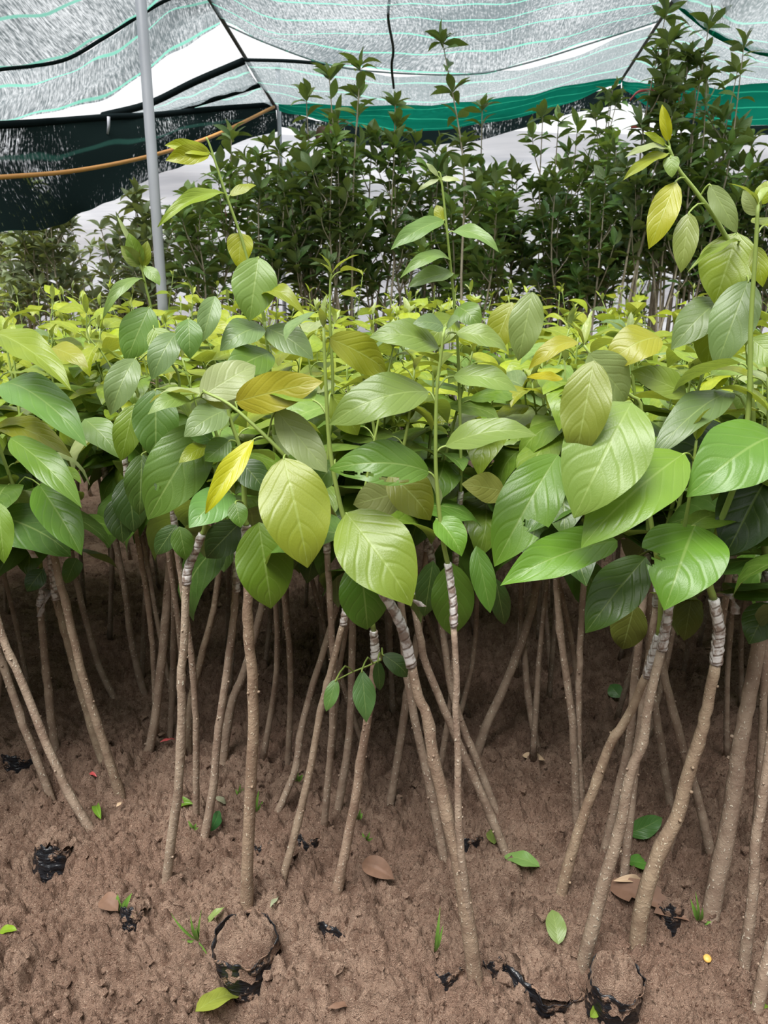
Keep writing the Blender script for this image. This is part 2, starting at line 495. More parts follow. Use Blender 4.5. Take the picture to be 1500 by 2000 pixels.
# ================================================================== NETS, POLES, FILM
def patch(rows, nu=40, nv=14):
    """rows: lists of (px, py, Y); smooth sheet through them"""
    W = max(len(r) for r in rows)
    R = [catmull([P(*p) for p in r], nu) for r in rows]
    R = np.array(R)                                     # rows x nu x 3
    out = np.array([catmull(R[:, j], nv) for j in range(nu)])   # nu x nv x 3
    return out
def sheet(name, rows, mat, label, cat, group=None, nu=44, nv=16, ripple=0.02, parent=None, seed=0, uvs=1.0):
    g = patch(rows, nu, nv)
    root_loc = Vector(g[0, 0])
    n2 = np.random.default_rng(seed + 5)
    ph = n2.random(4) * 6
    V, U = [], []
    lu = np.concatenate([[0], np.cumsum(np.linalg.norm(np.diff(g[:, nv // 2], axis=0), axis=1))])
    lv = np.concatenate([[0], np.cumsum(np.linalg.norm(np.diff(g[nu // 2], axis=0), axis=1))])
    for i in range(nu):
        for j in range(nv):
            p = g[i, j].copy()
            p[2] += ripple * (math.sin(i * 0.9 + ph[0] + j * 0.2) * 0.5 + math.sin(i * 0.37 + j * 0.8 + ph[1])) * 0.5
            V.append(p); U.append((lu[i] * uvs * 0.5, lv[j] * uvs * 0.5))
    Fc = [(i*nv+j, (i+1)*nv+j, (i+1)*nv+j+1, i*nv+j+1) for i in range(nu-1) for j in range(nv-1)]
    mb = MB(); mb.add(V, Fc, 0, U)
    o = mb.build(name, mat, parent, root_loc)
    o.location = root_loc
    if parent is None: tag(o, label, cat, group)
    return o, g
def hem(root, line, r, mat, name='hem'):
    mb = MB(); pts = catmull(line, 40)
    tube(mb, pts, r, 6, 0)
    return mb.build(name, mat, root, root.location)

# steel wires that carry the nets, running away from the viewer
def wire(name, pts, r, mat, label, cat='wire'):
    p = catmull([P(*q) for q in pts], 30)
    mb = MB(); tube(mb, p, r, 7)
    o = mb.build(name, mat, None, Vector(p[0])); o.location = Vector(p[0]); tag(o, label, cat); return o
wire('roof_wire', [(205, -330, 3.7), (410, 0, 5.2), (540, 212, 7.0)], 0.013, M['wire'], 'dark support wire running up from the end of the orange cord', 'wire')
wire('roof_wire', [(1530, -330, 3.7), (1315, 0, 5.3), (1210, 162, 7.0)], 0.011, M['wire'], 'dark support wire above the tallest shrubs, between two net bays', 'wire')
wire('hanging_cord', [(768, -40, 4.6), (758, 30, 4.85), (768, 95, 5.2), (765, 130, 5.3), (769, 172, 5.5)], 0.008, M['black_cord'], 'black cord dangling down the middle of the net roof', 'cord')
wire('orange_cord', [(-80, 352, 3.95), (0, 346, 4.2), (150, 333, 4.7), (300, 303, 5.3), (420, 264, 5.95), (535, 209, 6.8)], 0.012, M['cord'], 'orange cord stretched across the dark net', 'cord')

# poles
def pole(px0, py0, px1, py1, Y, r, label):
    a = P(px1, py1, Y); b = P(px0, py0, Y)
    d = (b - a); d = d / d.z
    base = a - d * a.z
    top = b + d * 0.35
    root = empty('net_pole', base)
    mb = MB(); tube(mb, [base - d*0.2, base, (base + top) / 2, top], r, 14)
    mb.build('pole_shaft', M['pole'], root, base)
    mb = MB(); tube(mb, [top - d*0.03, top, top + d * 0.02], [r * 1.25, r * 1.25, r * 0.6], 14)
    mb.build('pole_cap', M['pole'], root, base)
    return tag(root, label, 'pole')
pole(275, 0, 318, 600, 4.15, 0.026, 'thick grey metal pole standing before the dark net')
pole(545, 224, 548, 330, 6.95, 0.018, 'thin grey pole under the end of the orange cord')

# white film behind the shrubs
mb = MB(); V, U = [], []
nu, nv = 150, 24
for i in range(nu):
    for j in range(nv):
        x = -7.5 + 15 * i / (nu - 1); z = -0.05 + 2.45 * j / (nv - 1)
        V.append((x, 8.6 + 0.10 * math.sin(x * 2.1 + z) + 0.05 * math.sin(x * 7 + z * 3.1) + 0.04 * math.sin(z * 9 + x * 0.8) + 0.25 * z * 0.2, z)); U.append((i / nu, j / nv))
mb.add(V, [(i*nv+j, (i+1)*nv+j, (i+1)*nv+j+1, i*nv+j+1) for i in range(nu-1) for j in range(nv-1)], 0, U)
tag(mb.build('plastic_curtain', M['film']), 'white plastic film curtain hanging behind the dark green shrubs', 'curtain')

edge1 = [(438, 45), (520, 82), (640, 124), (760, 140), (920, 143), (1030, 121), (1150, 84), (1285, 40)]
net, g = sheet('roof_net', [
    [(250, -330, 3.7), (480, -200, 3.7), (800, -150, 3.7), (1150, -190, 3.7), (1500, -330, 3.7)],
    [(405, -10, 5.1), (545, 48, 5.0), (750, 50, 5.0), (875, 54, 5.0), (1000, 42, 5.0), (1180, 5, 5.1), (1320, -20, 5.2)],
    [(x, y, 5.55) for x, y in edge1]], M['net_grey'], 'grey net roof with mint stripes sagging between the two support wires', 'net', 'shade net panels', seed=1)
hem(net, [P(x, y + 2, 5.54) for x, y in edge1], 0.005, M['net_light'])
net, g = sheet('roof_net', [
    [(476, 117, 5.9), (640, 127, 5.7), (800, 148, 5.7), (960, 142, 5.7), (1110, 112, 5.7), (1275, 52, 5.75)],
    [(508, 165, 6.4), (650, 190, 6.3), (800, 205, 6.3), (950, 192, 6.3), (1100, 152, 6.3), (1243, 108, 6.4)],
    [(540, 208, 7.0), (650, 232, 7.0), (800, 240, 7.0), (950, 225, 7.0), (1100, 190, 7.0), (1212, 160, 7.0)]], M['net_light'], 'pale net panel above the long teal strip', 'net', 'shade net panels', seed=2)
hem(net, [P(476, 117, 5.9), P(560, 119, 5.75), P(640, 125, 5.7)], 0.011, M['net_hem'])
sheet('teal_net', [
    [(543, 204, 6.75), (620, 206, 6.2), (800, 203, 6.1), (900, 203, 6.1), (1010, 186, 6.1), (1110, 168, 6.2), (1214, 154, 6.7)],
    [(545, 214, 6.85), (640, 240, 6.8), (800, 256, 6.8), (930, 246, 6.8), (1100, 203, 6.8), (1213, 164, 6.85)]], M['net_teal'], 'long teal net strip sagging over the middle shrubs', 'net', 'teal net strips', seed=3, nv=8)
sheet('dark_net', [
    [(540, 212, 7.1), (640, 236, 7.1), (800, 250, 7.1), (930, 240, 7.1), (1100, 198, 7.1), (1213, 162, 7.1)],
    [(545, 250, 7.15), (640, 272, 7.15), (800, 288, 7.15), (930, 272, 7.15), (1090, 232, 7.15), (1213, 200, 7.15)]], M['net_dark'], 'narrow black net strip under the long teal strip', 'net', 'dark net panels', seed=4, nv=8)
# left bay
fold = [(-70, 150), (0, 136), (120, 119), (200, 76), (270, 32), (335, -4), (415, -25)]
net, g = sheet('roof_net', [
    [(-560, -260, 3.3), (-250, -300, 3.4), (0, -330, 3.6), (205, -330, 3.7)],
    [(-330, -20, 3.9), (-120, -60, 4.1), (60, -90, 4.4), (190, -150, 4.5), (300, -180, 4.5)],
    [(x, y, 4.3 + 0.0021 * (x + 70)) for x, y in fold]], M['net_grey'], 'grey net panel above the dark fold beside the pole top', 'net', 'shade net panels', seed=5)
hem(net, [P(x, y, 4.3 + 0.0021 * (x + 70)) for x, y in fold], 0.010, M['net_hem'])
edge3 = [(-60, 252), (0, 240), (100, 222), (200, 192), (290, 138), (360, 92), (430, 44)]
net, g = sheet('roof_net', [
    [(x, y + 3, 4.35 + 0.0021 * (x + 70)) for x, y in fold],
    [(-60, 200, 4.5), (40, 180, 4.7), (150, 155, 4.95), (240, 110, 5.1), (330, 45, 5.25), (425, 12, 5.35)],
    [(x, y, 4.65 + 0.0019 * (x + 60)) for x, y in edge3]], M['net_grey'], 'grey net panel edging the white gap behind the pole', 'net', 'shade net panels', seed=6)
net, g = sheet('roof_net', [
    [(180, 226, 6.2), (290, 205, 6.1), (380, 160, 6.0), (476, 117, 5.9)],
    [(230, 232, 6.5), (330, 218, 6.5), (430, 190, 6.4), (505, 166, 6.35)],
    [(260, 238, 6.9), (380, 226, 6.9), (450, 215, 6.95), (538, 208, 7.0)]], M['net_light'], 'small pale net wedge between dark bands by the support wire', 'net', 'shade net panels', seed=7, nv=12)
hem(net, [P(200, 226, 6.2), P(290, 203, 6.1), P(380, 160, 6.0), P(476, 119, 5.9)], 0.024, M['net_hem'])
hem(net, [P(330, 220, 6.5), P(430, 190, 6.4), P(507, 166, 6.35)], 0.018, M['net_hem'])
net, g = sheet('dark_net', [
    [(-90, 250, 4.2), (20, 243, 4.6), (110, 236, 5.0), (210, 228, 5.35), (300, 223, 5.7), (420, 213, 6.3), (538, 203, 7.0)],
    [(-90, 340, 4.15), (20, 335, 4.5), (120, 325, 4.9), (220, 300, 5.3), (310, 280, 5.6), (420, 250, 6.2), (540, 226, 6.95)],
    [(-90, 470, 4.2), (75, 447, 4.6), (150, 424, 4.95), (220, 388, 5.3), (300, 348, 5.65), (400, 303, 6.2), (545, 256, 7.0)]], M['net_dark'], 'big black net hanging behind the thick pole and orange cord', 'net', 'dark net panels', seed=8, nv=18, nu=60)
hem(net, [P(-90, 247, 4.2), P(20, 243, 4.6), P(110, 237, 5.0), P(210, 229, 5.35), P(300, 225, 5.7), P(420, 213, 6.3), P(538, 204, 7.0)], 0.02, M['net_hem'])
# right bay
fold2 = [(1315, 0), (1350, 30), (1400, 68), (1450, 90), (1510, 106), (1650, 122), (1950, 132)]
net, g = sheet('roof_net', [
    [(1530, -330, 3.7), (1650, -300, 3.7), (2250, -240, 3.7)],
    [(1325, -20, 5.1), (1400, 10, 4.9), (1500, 40, 4.7), (2050, 60, 4.6)],
    [(x, y, 5.4) for x, y in fold2]], M['net_light'], 'pale net panel above the green hem past the second wire', 'net', 'shade net panels', seed=9)
hem(net, [P(x, y, 5.39) for x, y in fold2], 0.018, M['net_teal'])
sheet('roof_net', [
    [(x, y + 4, 5.45) for x, y in fold2],
    [(1262, 85, 6.2), (1330, 105, 6.2), (1400, 130, 6.2), (1500, 150, 6.2), (1980, 172, 6.2)],
    [(1213, 160, 7.0), (1300, 175, 7.0), (1400, 190, 7.0), (1500, 195, 7.0), (2050, 195, 7.0)]], M['net_light'], 'pale net panel behind the tops of the tallest shrubs', 'net', 'shade net panels', seed=10)
sheet('teal_net', [
    [(1215, 158, 6.7), (1290, 162, 6.2), (1400, 170, 6.1), (1500, 166, 6.1), (2050, 165, 6.1)],
    [(1215, 175, 6.85), (1290, 215, 6.8), (1400, 246, 6.8), (1500, 248, 6.8), (2050, 246, 6.8)]], M['net_teal'], 'shorter teal net strip beyond the tallest shrubs', 'net', 'teal net strips', seed=11, nv=8)
sheet('dark_net', [
    [(1215, 176, 7.1), (1290, 214, 7.1), (1400, 244, 7.1), (1500, 246, 7.1), (2050, 244, 7.1)],
    [(1215, 200, 7.15), (1290, 235, 7.15), (1400, 266, 7.15), (1500, 262, 7.15), (2050, 258, 7.15)]], M['net_dark'], 'narrow black net strip under the shorter teal strip', 'net', 'dark net panels', seed=12, nv=8)
# small net clips hanging off the hems
for (x, y, y2, Y, lb) in ((212, 228, 262, 5.3, 'white clip hanging on the big black net'), (500, 212, 240, 6.8, 'white clip by the end of the orange cord'), (992, 178, 212, 6.8, 'pale clip hanging over the long teal strip')):
    a, b = P(x, y, Y), P(x - 2, y2, Y)
    mb = MB(); tube(mb, [a, (a + b) / 2 + Vector((0.004, 0, 0)), b], [0.010, 0.009, 0.007], 8)
    o = mb.build('net_clip', M['pole'], None, a); o.location = a; tag(o, lb, 'clip', 'net clips')

# unseen net walls at the sides and behind, added to shade under the canopy
def wall_net(x0, y0, x1, y1, label, seed):
    V, U = [], []
    nu, nv = 60, 10
    for i in range(nu):
        for j in range(nv):
            t = i / (nu - 1); z = 2.2 * j / (nv - 1)
            w = 0.06 * math.sin(t * 40 + seed) * (1 - j / nv) + 0.03 * math.sin(t * 90 + z * 2)
            dx, dy = x1 - x0, y1 - y0; l = math.hypot(dx, dy)
            V.append((x0 + dx * t - dy / l * w, y0 + dy * t + dx / l * w, z)); U.append((t * l * 0.5, z * 0.5))
    mb = MB(); mb.add(V, [(i*nv+j, (i+1)*nv+j, (i+1)*nv+j+1, i*nv+j+1) for i in range(nu-1) for j in range(nv-1)], 0, U)
    tag(mb.build('curtain_net', M['net_dark']), label, 'net', 'unseen nets added to block light')
wall_net(-2.75, 4.2, -2.75, -2.0, 'unseen black net added to block side light, beside the big black net', 1)
wall_net(3.3, 5.0, 3.3, -2.0, 'unseen black net added to block side light, beyond the shorter teal strip', 2)
wall_net(-2.75, -2.0, 3.3, -2.0, 'unseen black net added to block light from behind the viewer', 3)

# ================================================================== LEAVES
def outline(v, kind):
    if kind == 'broad':
        w = math.sin(math.pi * min(1, v ** 0.86)) ** 0.72 if 0 < v < 1 else 0.0
        if v > 0.86: w *= 1 - 0.35 * ((v - 0.86) / 0.14) ** 1.2
    elif kind == 'heart':
        w = math.sin(math.pi * min(1, v ** 0.62)) ** 0.62 if 0 < v < 1 else 0.0
    elif kind == 'lance':
        w = math.sin(math.pi * min(1, v ** 0.9)) ** 1.05 if 0 < v < 1 else 0.0
    else:
        w = math.sin(math.pi * v ** 0.8) ** 0.6 if 0 < v < 1 else 0.0
    return w
def leaf_geo(L, W, bow=0.08, fold=0.1, wave=0.02, twist=0.0, nu=6, nv=10, kind='broad', bites=(), seed=0, tipcurl=0.0):
    """a blade lying along +y from its stalk (0) to its tip (L); +z is the upper face"""
    r = random.Random(seed)
    p1, p2 = r.random() * 6, r.random() * 6
    V, U, Fc = [], [], []
    for j in range(nv + 1):
        v = j / nv
        w = W * 0.5 * max(outline(v, kind), 0.012)
        for i in range(nu + 1):
            u = -1 + 2 * i / nu
            x = u * w
            z = bow * L * 4 * v * (1 - v) + fold * abs(x) - 0.25 * fold * x * x / (W * 0.5)
            z += wave * L * (abs(u) ** 1.5) * math.sin(v * 11 + p1 + (2.0 if u > 0 else 0)) * (0.3 + 0.7 * math.sin(math.pi * v))
            z -= tipcurl * L * max(0, v - 0.7) ** 2 * 6
            a = twist * (v - 0.3)
            V.append((x * math.cos(a) - z * math.sin(a) * 0.3, v * L, z + x * math.sin(a)))
            U.append((i / nu, v))
    rim = [(b[0] + 0.0, b[1], b[2]) for b in bites]
    for j in range(nv):
        for i in range(nu):
            uc = -1 + 2 * (i + 0.5) / nu; vc = (j + 0.5) / nv
            if any(((uc - b[0]) / b[2]) ** 2 + ((vc - b[1]) / b[3]) ** 2 < 1 for b in bites): continue
            a = j * (nu + 1) + i
            Fc.append((a, a + 1, a + nu + 2, a + nu + 1))
    mb = MB(); mb.add(V, Fc, 0, U)
    return mb
# shared blades (unit length) for the many
BLADES = [leaf_geo(1, random.uniform(0.56, 0.68), random.uniform(0.03, 0.22), random.uniform(-0.25, 0.45), random.uniform(0.01, 0.045), random.uniform(-0.5, 0.5), 6, 9, seed=k, tipcurl=random.uniform(0, 0.35)).mesh('broad_leaf', [M['leaf']]) for k in range(12)]
YOUNG = [leaf_geo(1, random.uniform(0.26, 0.36), random.uniform(0.02, 0.16), random.uniform(0.3, 0.7), 0.02, random.uniform(-0.4, 0.4), 4, 7, seed=40 + k).mesh('young_leaf', [M['leaf']]) for k in range(6)]
SHRUB = [leaf_geo(1, random.uniform(0.36, 0.44), random.uniform(0.04, 0.16), random.uniform(0.15, 0.6), 0.012, random.uniform(-0.3, 0.3), 2, 5, kind='lance', seed=80 + k) for k in range(8)]
SHRUB_ME = [b.mesh('shrub_leaf', [M['shrub_leaf']]) for b in SHRUB]

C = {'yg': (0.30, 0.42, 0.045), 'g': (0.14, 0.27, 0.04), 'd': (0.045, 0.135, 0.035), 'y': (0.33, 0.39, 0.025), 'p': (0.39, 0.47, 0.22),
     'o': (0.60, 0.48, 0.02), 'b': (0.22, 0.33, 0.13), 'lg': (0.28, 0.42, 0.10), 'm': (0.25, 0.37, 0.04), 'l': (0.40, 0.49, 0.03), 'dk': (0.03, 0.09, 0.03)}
def blend(a, b, t): return tuple(x * (1 - t) + y * t for x, y in zip(a, b))

def frame_mat(base, d, nrm, scale):
    y = d.normalized()
    z = (nrm - y * nrm.dot(y))
    if z.length < 1e-4: z = y.orthogonal()
    z.normalize()
    x = y.cross(z)
    m = Matrix(((x.x, y.x, z.x), (x.y, y.y, z.y), (x.z, y.z, z.z))) 
    return Matrix.Translation(base) @ m.to_4x4() @ Matrix.Scale(scale, 4)
def put_leaf(root, mesh, base, d, nrm, scale, col, name='leaf'):
    o = link(name, mesh, root)
    o.matrix_basis = frame_mat(base - root.location, d, nrm, scale)
    o.color = (max(col[0], 0.50 * col[1]), col[1] * 0.97, col[2] * 0.9, 1)
    return o

# ================================================================== SAPLINGS
CAMV = Vector((0, 0, CAM_Z))
class Sapling:
    def __init__(self, base, label, group, name='grafted_sapling'):
        self.root = empty(name, base)
        tag(self.root, label, 'sapling', group)
        self.stem = MB()          # green shoot with its leaf stalks
        self.shoots = []
    def trunk(self, pts, r0, r1, seg=10, n=26, tint=(1, 1, 1), seed=0, name='trunk'):
        rr = random.Random(seed)
        p = catmull(pts, n)
        rad = np.linspace(0, 1, n) ** 0.8
        rad = r0 * (1 - rad) + r1 * rad
        for _ in range(max(1, n // 7)):
            k = rr.randrange(2, n - 1); rad[k] *= rr.uniform(1.06, 1.16)
        rad[0] *= 1.12
        jig = np.array([[rr.gauss(0, 0.07) for _ in range(3)] for _ in range(n)]) * r1
        jig[0] = 0
        mb = MB(); tube(mb, p + jig, rad, seg)
        # leaf scars
        for _ in range(n // 5):
            k = rr.randrange(3, n - 2); a = rr.random() * 6.28
            c = Vector(p[k]) + Vector((math.cos(a), math.sin(a), 0)) * rad[k] * 0.95
            tube(mb, [c, c + Vector((math.cos(a), math.sin(a), 0.4)) * rad[k] * 0.35], [rad[k] * 0.35, rad[k] * 0.18], 5)
        o = mb.build(name, M['bark'], self.root, self.root.location)
        o.color = (*tint, 1)
        return p
    def tape(self, pts, r0, r1, n=22, tail=None, seg=9):
        p = catmull(pts, n)
        rr = random.Random(len(self.root.name) + int(p[0][0] * 1000))
        R = []
        for i in range(n):
            row = []
            for j in range(seg):
                sp = (i / 3.2 + j / seg) % 1.0
                row.append((r0 + (r1 - r0) * i / (n - 1)) * (1.14 + 0.24 * sp + rr.uniform(-.06, .06)))
            R.append(row)
        mb = MB(); tube(mb, p, R, seg)
        o = mb.build('graft_tape', M['tape'], self.root, self.root.location)
        if tail is not None:
            q = catmull(tail, 10); V, Fc = [], []
            for i, c in enumerate(q):
                w = r0 * (0.9 + 0.6 * math.sin(i * 0.9)) * (1 if i < 8 else 0.6)
                V += [(c[0] - w, c[1] + 0.3 * w * math.sin(i), c[2]), (c[0], c[1] - 0.5 * w, c[2] + 0.2 * w), (c[0] + w, c[1] + 0.2 * w, c[2])]
            for i in range(9):
                for k in (0, 1): Fc.append((i*3+k, i*3+k+1, i*3+k+4, i*3+k+3))
            mb = MB(); mb.add(V, Fc)
            t = mb.build('tape_tail', M['tape'], o, self.root.location)
    def shoot(self, pts, r0, r1, n=18, seg=7):
        p = catmull(pts, n)
        tube(self.stem, p, np.linspace(r0, r1, n), seg)
        self.shoots.append(p)
        return p
    def near(self, b):
        best, bp = 9, None
        for p in self.shoots:
            for q in p:
                # a stalk leaves the shoot a little below the blade
                d = (Vector(q) - b - Vector((0, 0, -0.012))).length
                if d < best: best, bp = d, Vector(q)
        return bp
    def stalk(self, a, b, d, r=0.0014):
        mid = (a + b) / 2 + Vector((0, 0, 0.15 * (b - a).length))
        tube(self.stem, catmull([a, mid, b, b + d.normalized() * 0.004], 7), r, 5, cap=False)
    def finish(self):
        if self.stem.v: 
            o = self.stem.build('shoot', M['shoot'], self.root, self.root.location)
    def hand(self, bpx, tpx, w, Yb, Yt, col, bow=0.06, fold=0.08, roll=0, up=0.55, kind='broad', bites=(), stalk=True, wave=0.026, twist=0.25, curl=0.08):
        """one blade read off the photograph: stalk end and tip pixel, width in pixels, distances"""
        a, b = P(*bpx, Yb), P(*tpx, Yt)
        d = b - a
        L = d.length
        W = px2m(w, (Yb + Yt) / 2, (bpx[1] + tpx[1]) / 2)
        to = (CAMV - (a + b) / 2).normalized()
        nrm = to + Vector((0, 0, up))
        nrm = nrm - d.normalized() * nrm.dot(d.normalized())
        nrm = Matrix.Rotation(math.radians(roll), 3, d.normalized()) @ nrm
        # widen by the foreshortening of the turned blade
        side = d.normalized().cross(nrm.normalized())
        k = math.sqrt(max(0.2, 1 - side.dot(to) ** 2))
        big = w > 60 or bites
        mb = leaf_geo(L, min(W / k, 0.75 * L), bow, fold, wave, twist, 26 if bites else (10 if big else 6), 40 if bites else (18 if big else 10), kind, bites, seed=int(bpx[0] * 7 + tpx[1]), tipcurl=curl)
        col = col if not isinstance(col, str) else C[col]
        k = 0.90 - (0.7 * max(0.0, min(0.26, col[1] - 0.26)) if col[2] < 0.15 else 0.0)
        if col[0] > 0.9 * col[1] and col[2] < 0.05: k, col = 1.0, (col[0], max(col[1], col[0] * 0.98), col[2])
        put_leaf(self.root, mb.mesh('leaf', [M['leaf']]), a, d, nrm, 1.0, tuple(q * k for q in col))
        if stalk and self.shoots:
            s = self.near(a)
            if (s - a).length < 0.16: self.stalk(s, a, d)
    def auto(self, n, z0=None, az=(0, 360), size=(0.075, 0.16), age=(0.0, 1.0), seed=0, top_bud=True, low=True, dark=0.0):
        """leaves spiralling up the last shoot"""
        rr = random.Random(seed)
        p = self.shoots[-1]
        lens = len(p)
        for k in range(n):
            t = (k + 0.5) / n * 0.96 + 0.02
            q = Vector(p[min(lens - 1, int(t * (lens - 1) + 0.5))])
            if az[1] - az[0] >= 360: phi = math.radians(k * 137.5 + rr.uniform(-25, 25) + seed * 71)
            else: phi = math.radians(rr.uniform(*az))
            out = Vector((math.cos(phi), math.sin(phi), 0))
            L = size[1] + (size[0] - size[1]) * t ** 1.6
            L *= rr.uniform(0.8, 1.15)
            el = math.radians(rr.uniform(-58, -18) * (1 - t) + rr.uniform(-25, 30) * t)
            d = out * math.cos(el) + Vector((0, 0, 1)) * math.sin(el)
            d = Matrix.Rotation(rr.uniform(-0.4, 0.4), 3, 'Z') @ d
            b = q + (out + Vector((0, 0, 0.8))).normalized() * rr.uniform(0.014, 0.03)
            nrm = Vector((0, 0, 1)) + out * 0.5 + Vector((rr.uniform(-.3, .3), rr.uniform(-.3, .3), 0))
            g = age[0] + (age[1] - age[0]) * t + rr.uniform(-0.15, 0.15)
            if g < 0.4: c = blend(C['d'], C['g'], max(0, g) / 0.4)
            elif g < 0.75: c = blend(C['g'], C['m'] if rr.random() < 0.6 else C['lg'], (g - 0.4) / 0.35)
            else: c = blend(C['m'], C['y'] if rr.random() < 0.55 else C['l'], min(1, (g - 0.75) / 0.3))
            if rr.random() < 0.10 and t > 0.4: c = C['p'] if rr.random() < 0.5 else C['b']
            self.stalk(q, b, d)
            put_leaf(self.root, rr.choice(BLADES), b, d, nrm, L, tuple(q_ * 0.93 for q_ in c))
        if top_bud:
            q = Vector(p[-1])
            for k in range(rr.choice((2, 3, 3))):
                phi = rr.random() * 6.28; el = rr.uniform(0.5, 1.4)
                d = Vector((math.cos(phi) * math.cos(el), math.sin(phi) * math.cos(el), math.sin(el)))
                put_leaf(self.root, rr.choice(YOUNG), q, d, Vector((0, 0, 1)) - d * 0.3, rr.uniform(0.025, 0.055), blend(C['l'], C['p'], rr.random()), 'young_leaf')

GRP_F = 'grafted saplings at the edge of the bed'
GRP_B = 'saplings deeper in the bed'
SAP = {}
def front(key, px, r0, r1, label, dY=0.05, tape=None, shoot=None, tail=None, tint=None, woody_r=None, n_auto=12, az=(0, 360), auto_age=(0.05, 1.0), seed=0, top=None):
    """px: trunk pixels from the soil up; tape: pixels of the wrap; shoot: pixels of the green shoot above"""
    b = GS(*px[0]); b.z -= 0.012
    Yb = b.y
    ylo, yhi = px[0][1], (shoot[-1][1] if shoot else (tape[-1][1] if tape else px[-1][1]))
    def dep(py): return Yb + dY * (ylo - py) / max(1, ylo - yhi)
    s = Sapling(b, label, GRP_F)
    SAP[key] = s
    s.dep = dep
    pts = [b] + [P(x, y, dep(y)) for x, y in px[1:]]
    dn = (pts[0] - pts[1]).normalized(); pts[0] = b + dn * 0.045
    R0 = px2m(r0, Yb, px[0][1]); R1 = px2m(r1, dep(px[-1][1]), px[-1][1])
    rr = random.Random(seed + len(key) * 13 + int(px[0][0]))
    if tint is None:
        k = rr.uniform(0.85, 1.1); tint = (k * rr.uniform(0.96, 1.06), k, k * rr.uniform(0.9, 1.0))
    last = pts[-1]
    if not tape and not shoot:                       # the leaves hide the rest: carry the trunk on
        d = (pts[-1] - pts[-2]).normalized()
        d = (d + Vector((0, 0, 0.9))).normalized()
        while pts[-1].z < 0.50: pts.append(pts[-1] + d * 0.07)
        t0 = pts[-1]; t1 = t0 + d * 0.07
        s.trunk(pts, R0, R1, seed=rr.random())
        s.tape([t0 - d * 0.015, (t0 + t1) / 2, t1], R1 * 1.0, R1 * 0.8)
        lean = Vector((rr.uniform(-.25, .25), rr.uniform(-.15, .15), 1)).normalized()
        zt = top or rr.uniform(0.90, 1.0)
        k = (zt - t1.z) / lean.z
        s.shoot([t1 - d * 0.01, t1 + lean * k * 0.35 + Vector((rr.uniform(-.02, .02), 0, 0)), t1 + lean * k * 0.7, t1 + lean * k], R1 * 0.65, R1 * 0.28)
    else:
        s.trunk(pts, R0, R1, seed=rr.random(), tint=tint)
        if tape:
            tp = [P(x, y, dep(y)) for x, y in tape]
            s.tape(tp, R1 * 1.02, R1 * 0.85, tail=[P(*q) for q in tail] if tail else None)
            last = tp[-1]
        if shoot:
            sp = [P(x, y, dep(y) if len(q_) < 1 else q_[0]) for x, y, *q_ in shoot]
            if (sp[0] - last).length > 0.002: sp = [last] + sp
            s.shoot(sp, R1 * 0.72, R1 * 0.3, n=26)
        else:
            lean = Vector((rr.uniform(-.2, .2), rr.uniform(0.0, .2), 1)).normalized()
            zt = top or rr.uniform(0.90, 1.0); k = (zt - last.z) / lean.z
            s.shoot([last, last + lean * k * 0.4 + Vector((rr.uniform(-.02, .02), 0, 0)), last + lean * k], R1 * 0.65, R1 * 0.28)
    if n_auto: s.auto(n_auto, az=az if Yb > 1.28 else (15, 165), age=auto_age, seed=int(px[0][0]) + seed)
    return s

front('t1', [(180,1619),(140,1560),(101,1476),(73,1409),(45,1336),(14,1269),(-6,1210)], 9, 7, 'thin sapling leaning out of frame, its trunk base beside a small curled green leaf', 0.04, n_auto=8, az=(0,360))
front('t2', [(101,1556),(75,1490),(45,1413),(14,1322),(-8,1260)], 8, 6.5, 'thin sapling leaning alongside the outermost trunk at the picture edge', 0.04, n_auto=8, az=(0,360))
front('t3', [(236,1556),(217,1497),(196,1430),(171,1353),(150,1273),(129,1182),(115,1129),(101,1068)], 9.5, 7, 'sapling with white-taped graft high on a trunk leaning over the pale black-bag hollow', 0.02, [(101,1070),(90,1045),(70,1014)], [(60,1003),(35,968),(10,905),(-4,860),(-20,780)], tail=[(66,1010,1.42),(45,1030,1.38),(50,1060,1.37),(68,1090,1.38)], n_auto=8, az=(0,360))
front('t4', [(196,1468),(164,1367),(140,1280),(118,1200),(108,1164)], 9, 7, 'dim sapling trunk just behind the one with high white tape', 0.03, [(110,1170),(104,1120),(98,1080)])
front('t5', [(107,1458),(94,1350),(84,1245),(78,1182)], 9, 6, 'upright shaded sapling with ragged loose film at its graft', 0.03, [(78,1182),(84,1145),(80,1110)], tail=[(84,1150,1.6),(94,1160,1.59),(84,1185,1.58),(76,1205,1.58)])
front('t6', [(222,1355),(196,1308),(175,1238),(154,1157)], 6.5, 5, 'slim curved sapling trunk rooted beyond the high-taped one', 0.05)
front('t7', [(284,1357),(259,1266),(245,1157),(226,1060)], 7, 5.5, 'slim shaded sapling leaning away from the paired trunks', 0.05)
front('t8', [(287,1469),(301,1413),(315,1297),(324,1196),(331,1105)], 9, 7.5, 'grey-brown sapling with a pink scrap near its foot', 0.04)
front('t9', [(331,1437),(336,1350),(339,1224),(338,1112)], 6, 5, 'thin straight sapling between two thicker grey trunks', 0.04)
front('t10', [(325,1720),(332,1665),(345,1565),(350,1525),(355,1385),(353,1332),(359,1266),(362,1175),(364,1138)], 10, 7.5, 'sapling with a bright white tape sleeve bent above its knobbly trunk', 0.03, [(364,1140),(368,1110),(382,1075),(395,1043)], [(400,1030),(412,960),(430,890),(418,830),(412,790)], n_auto=5)
front('t11', [(367,1472),(371,1385),(392,1287),(416,1196),(430,1105)], 8, 5.5, 'slanting sapling crossing behind the knobbly white-sleeved trunk', 0.06, [(430,1108),(434,1080),(437,1055)])
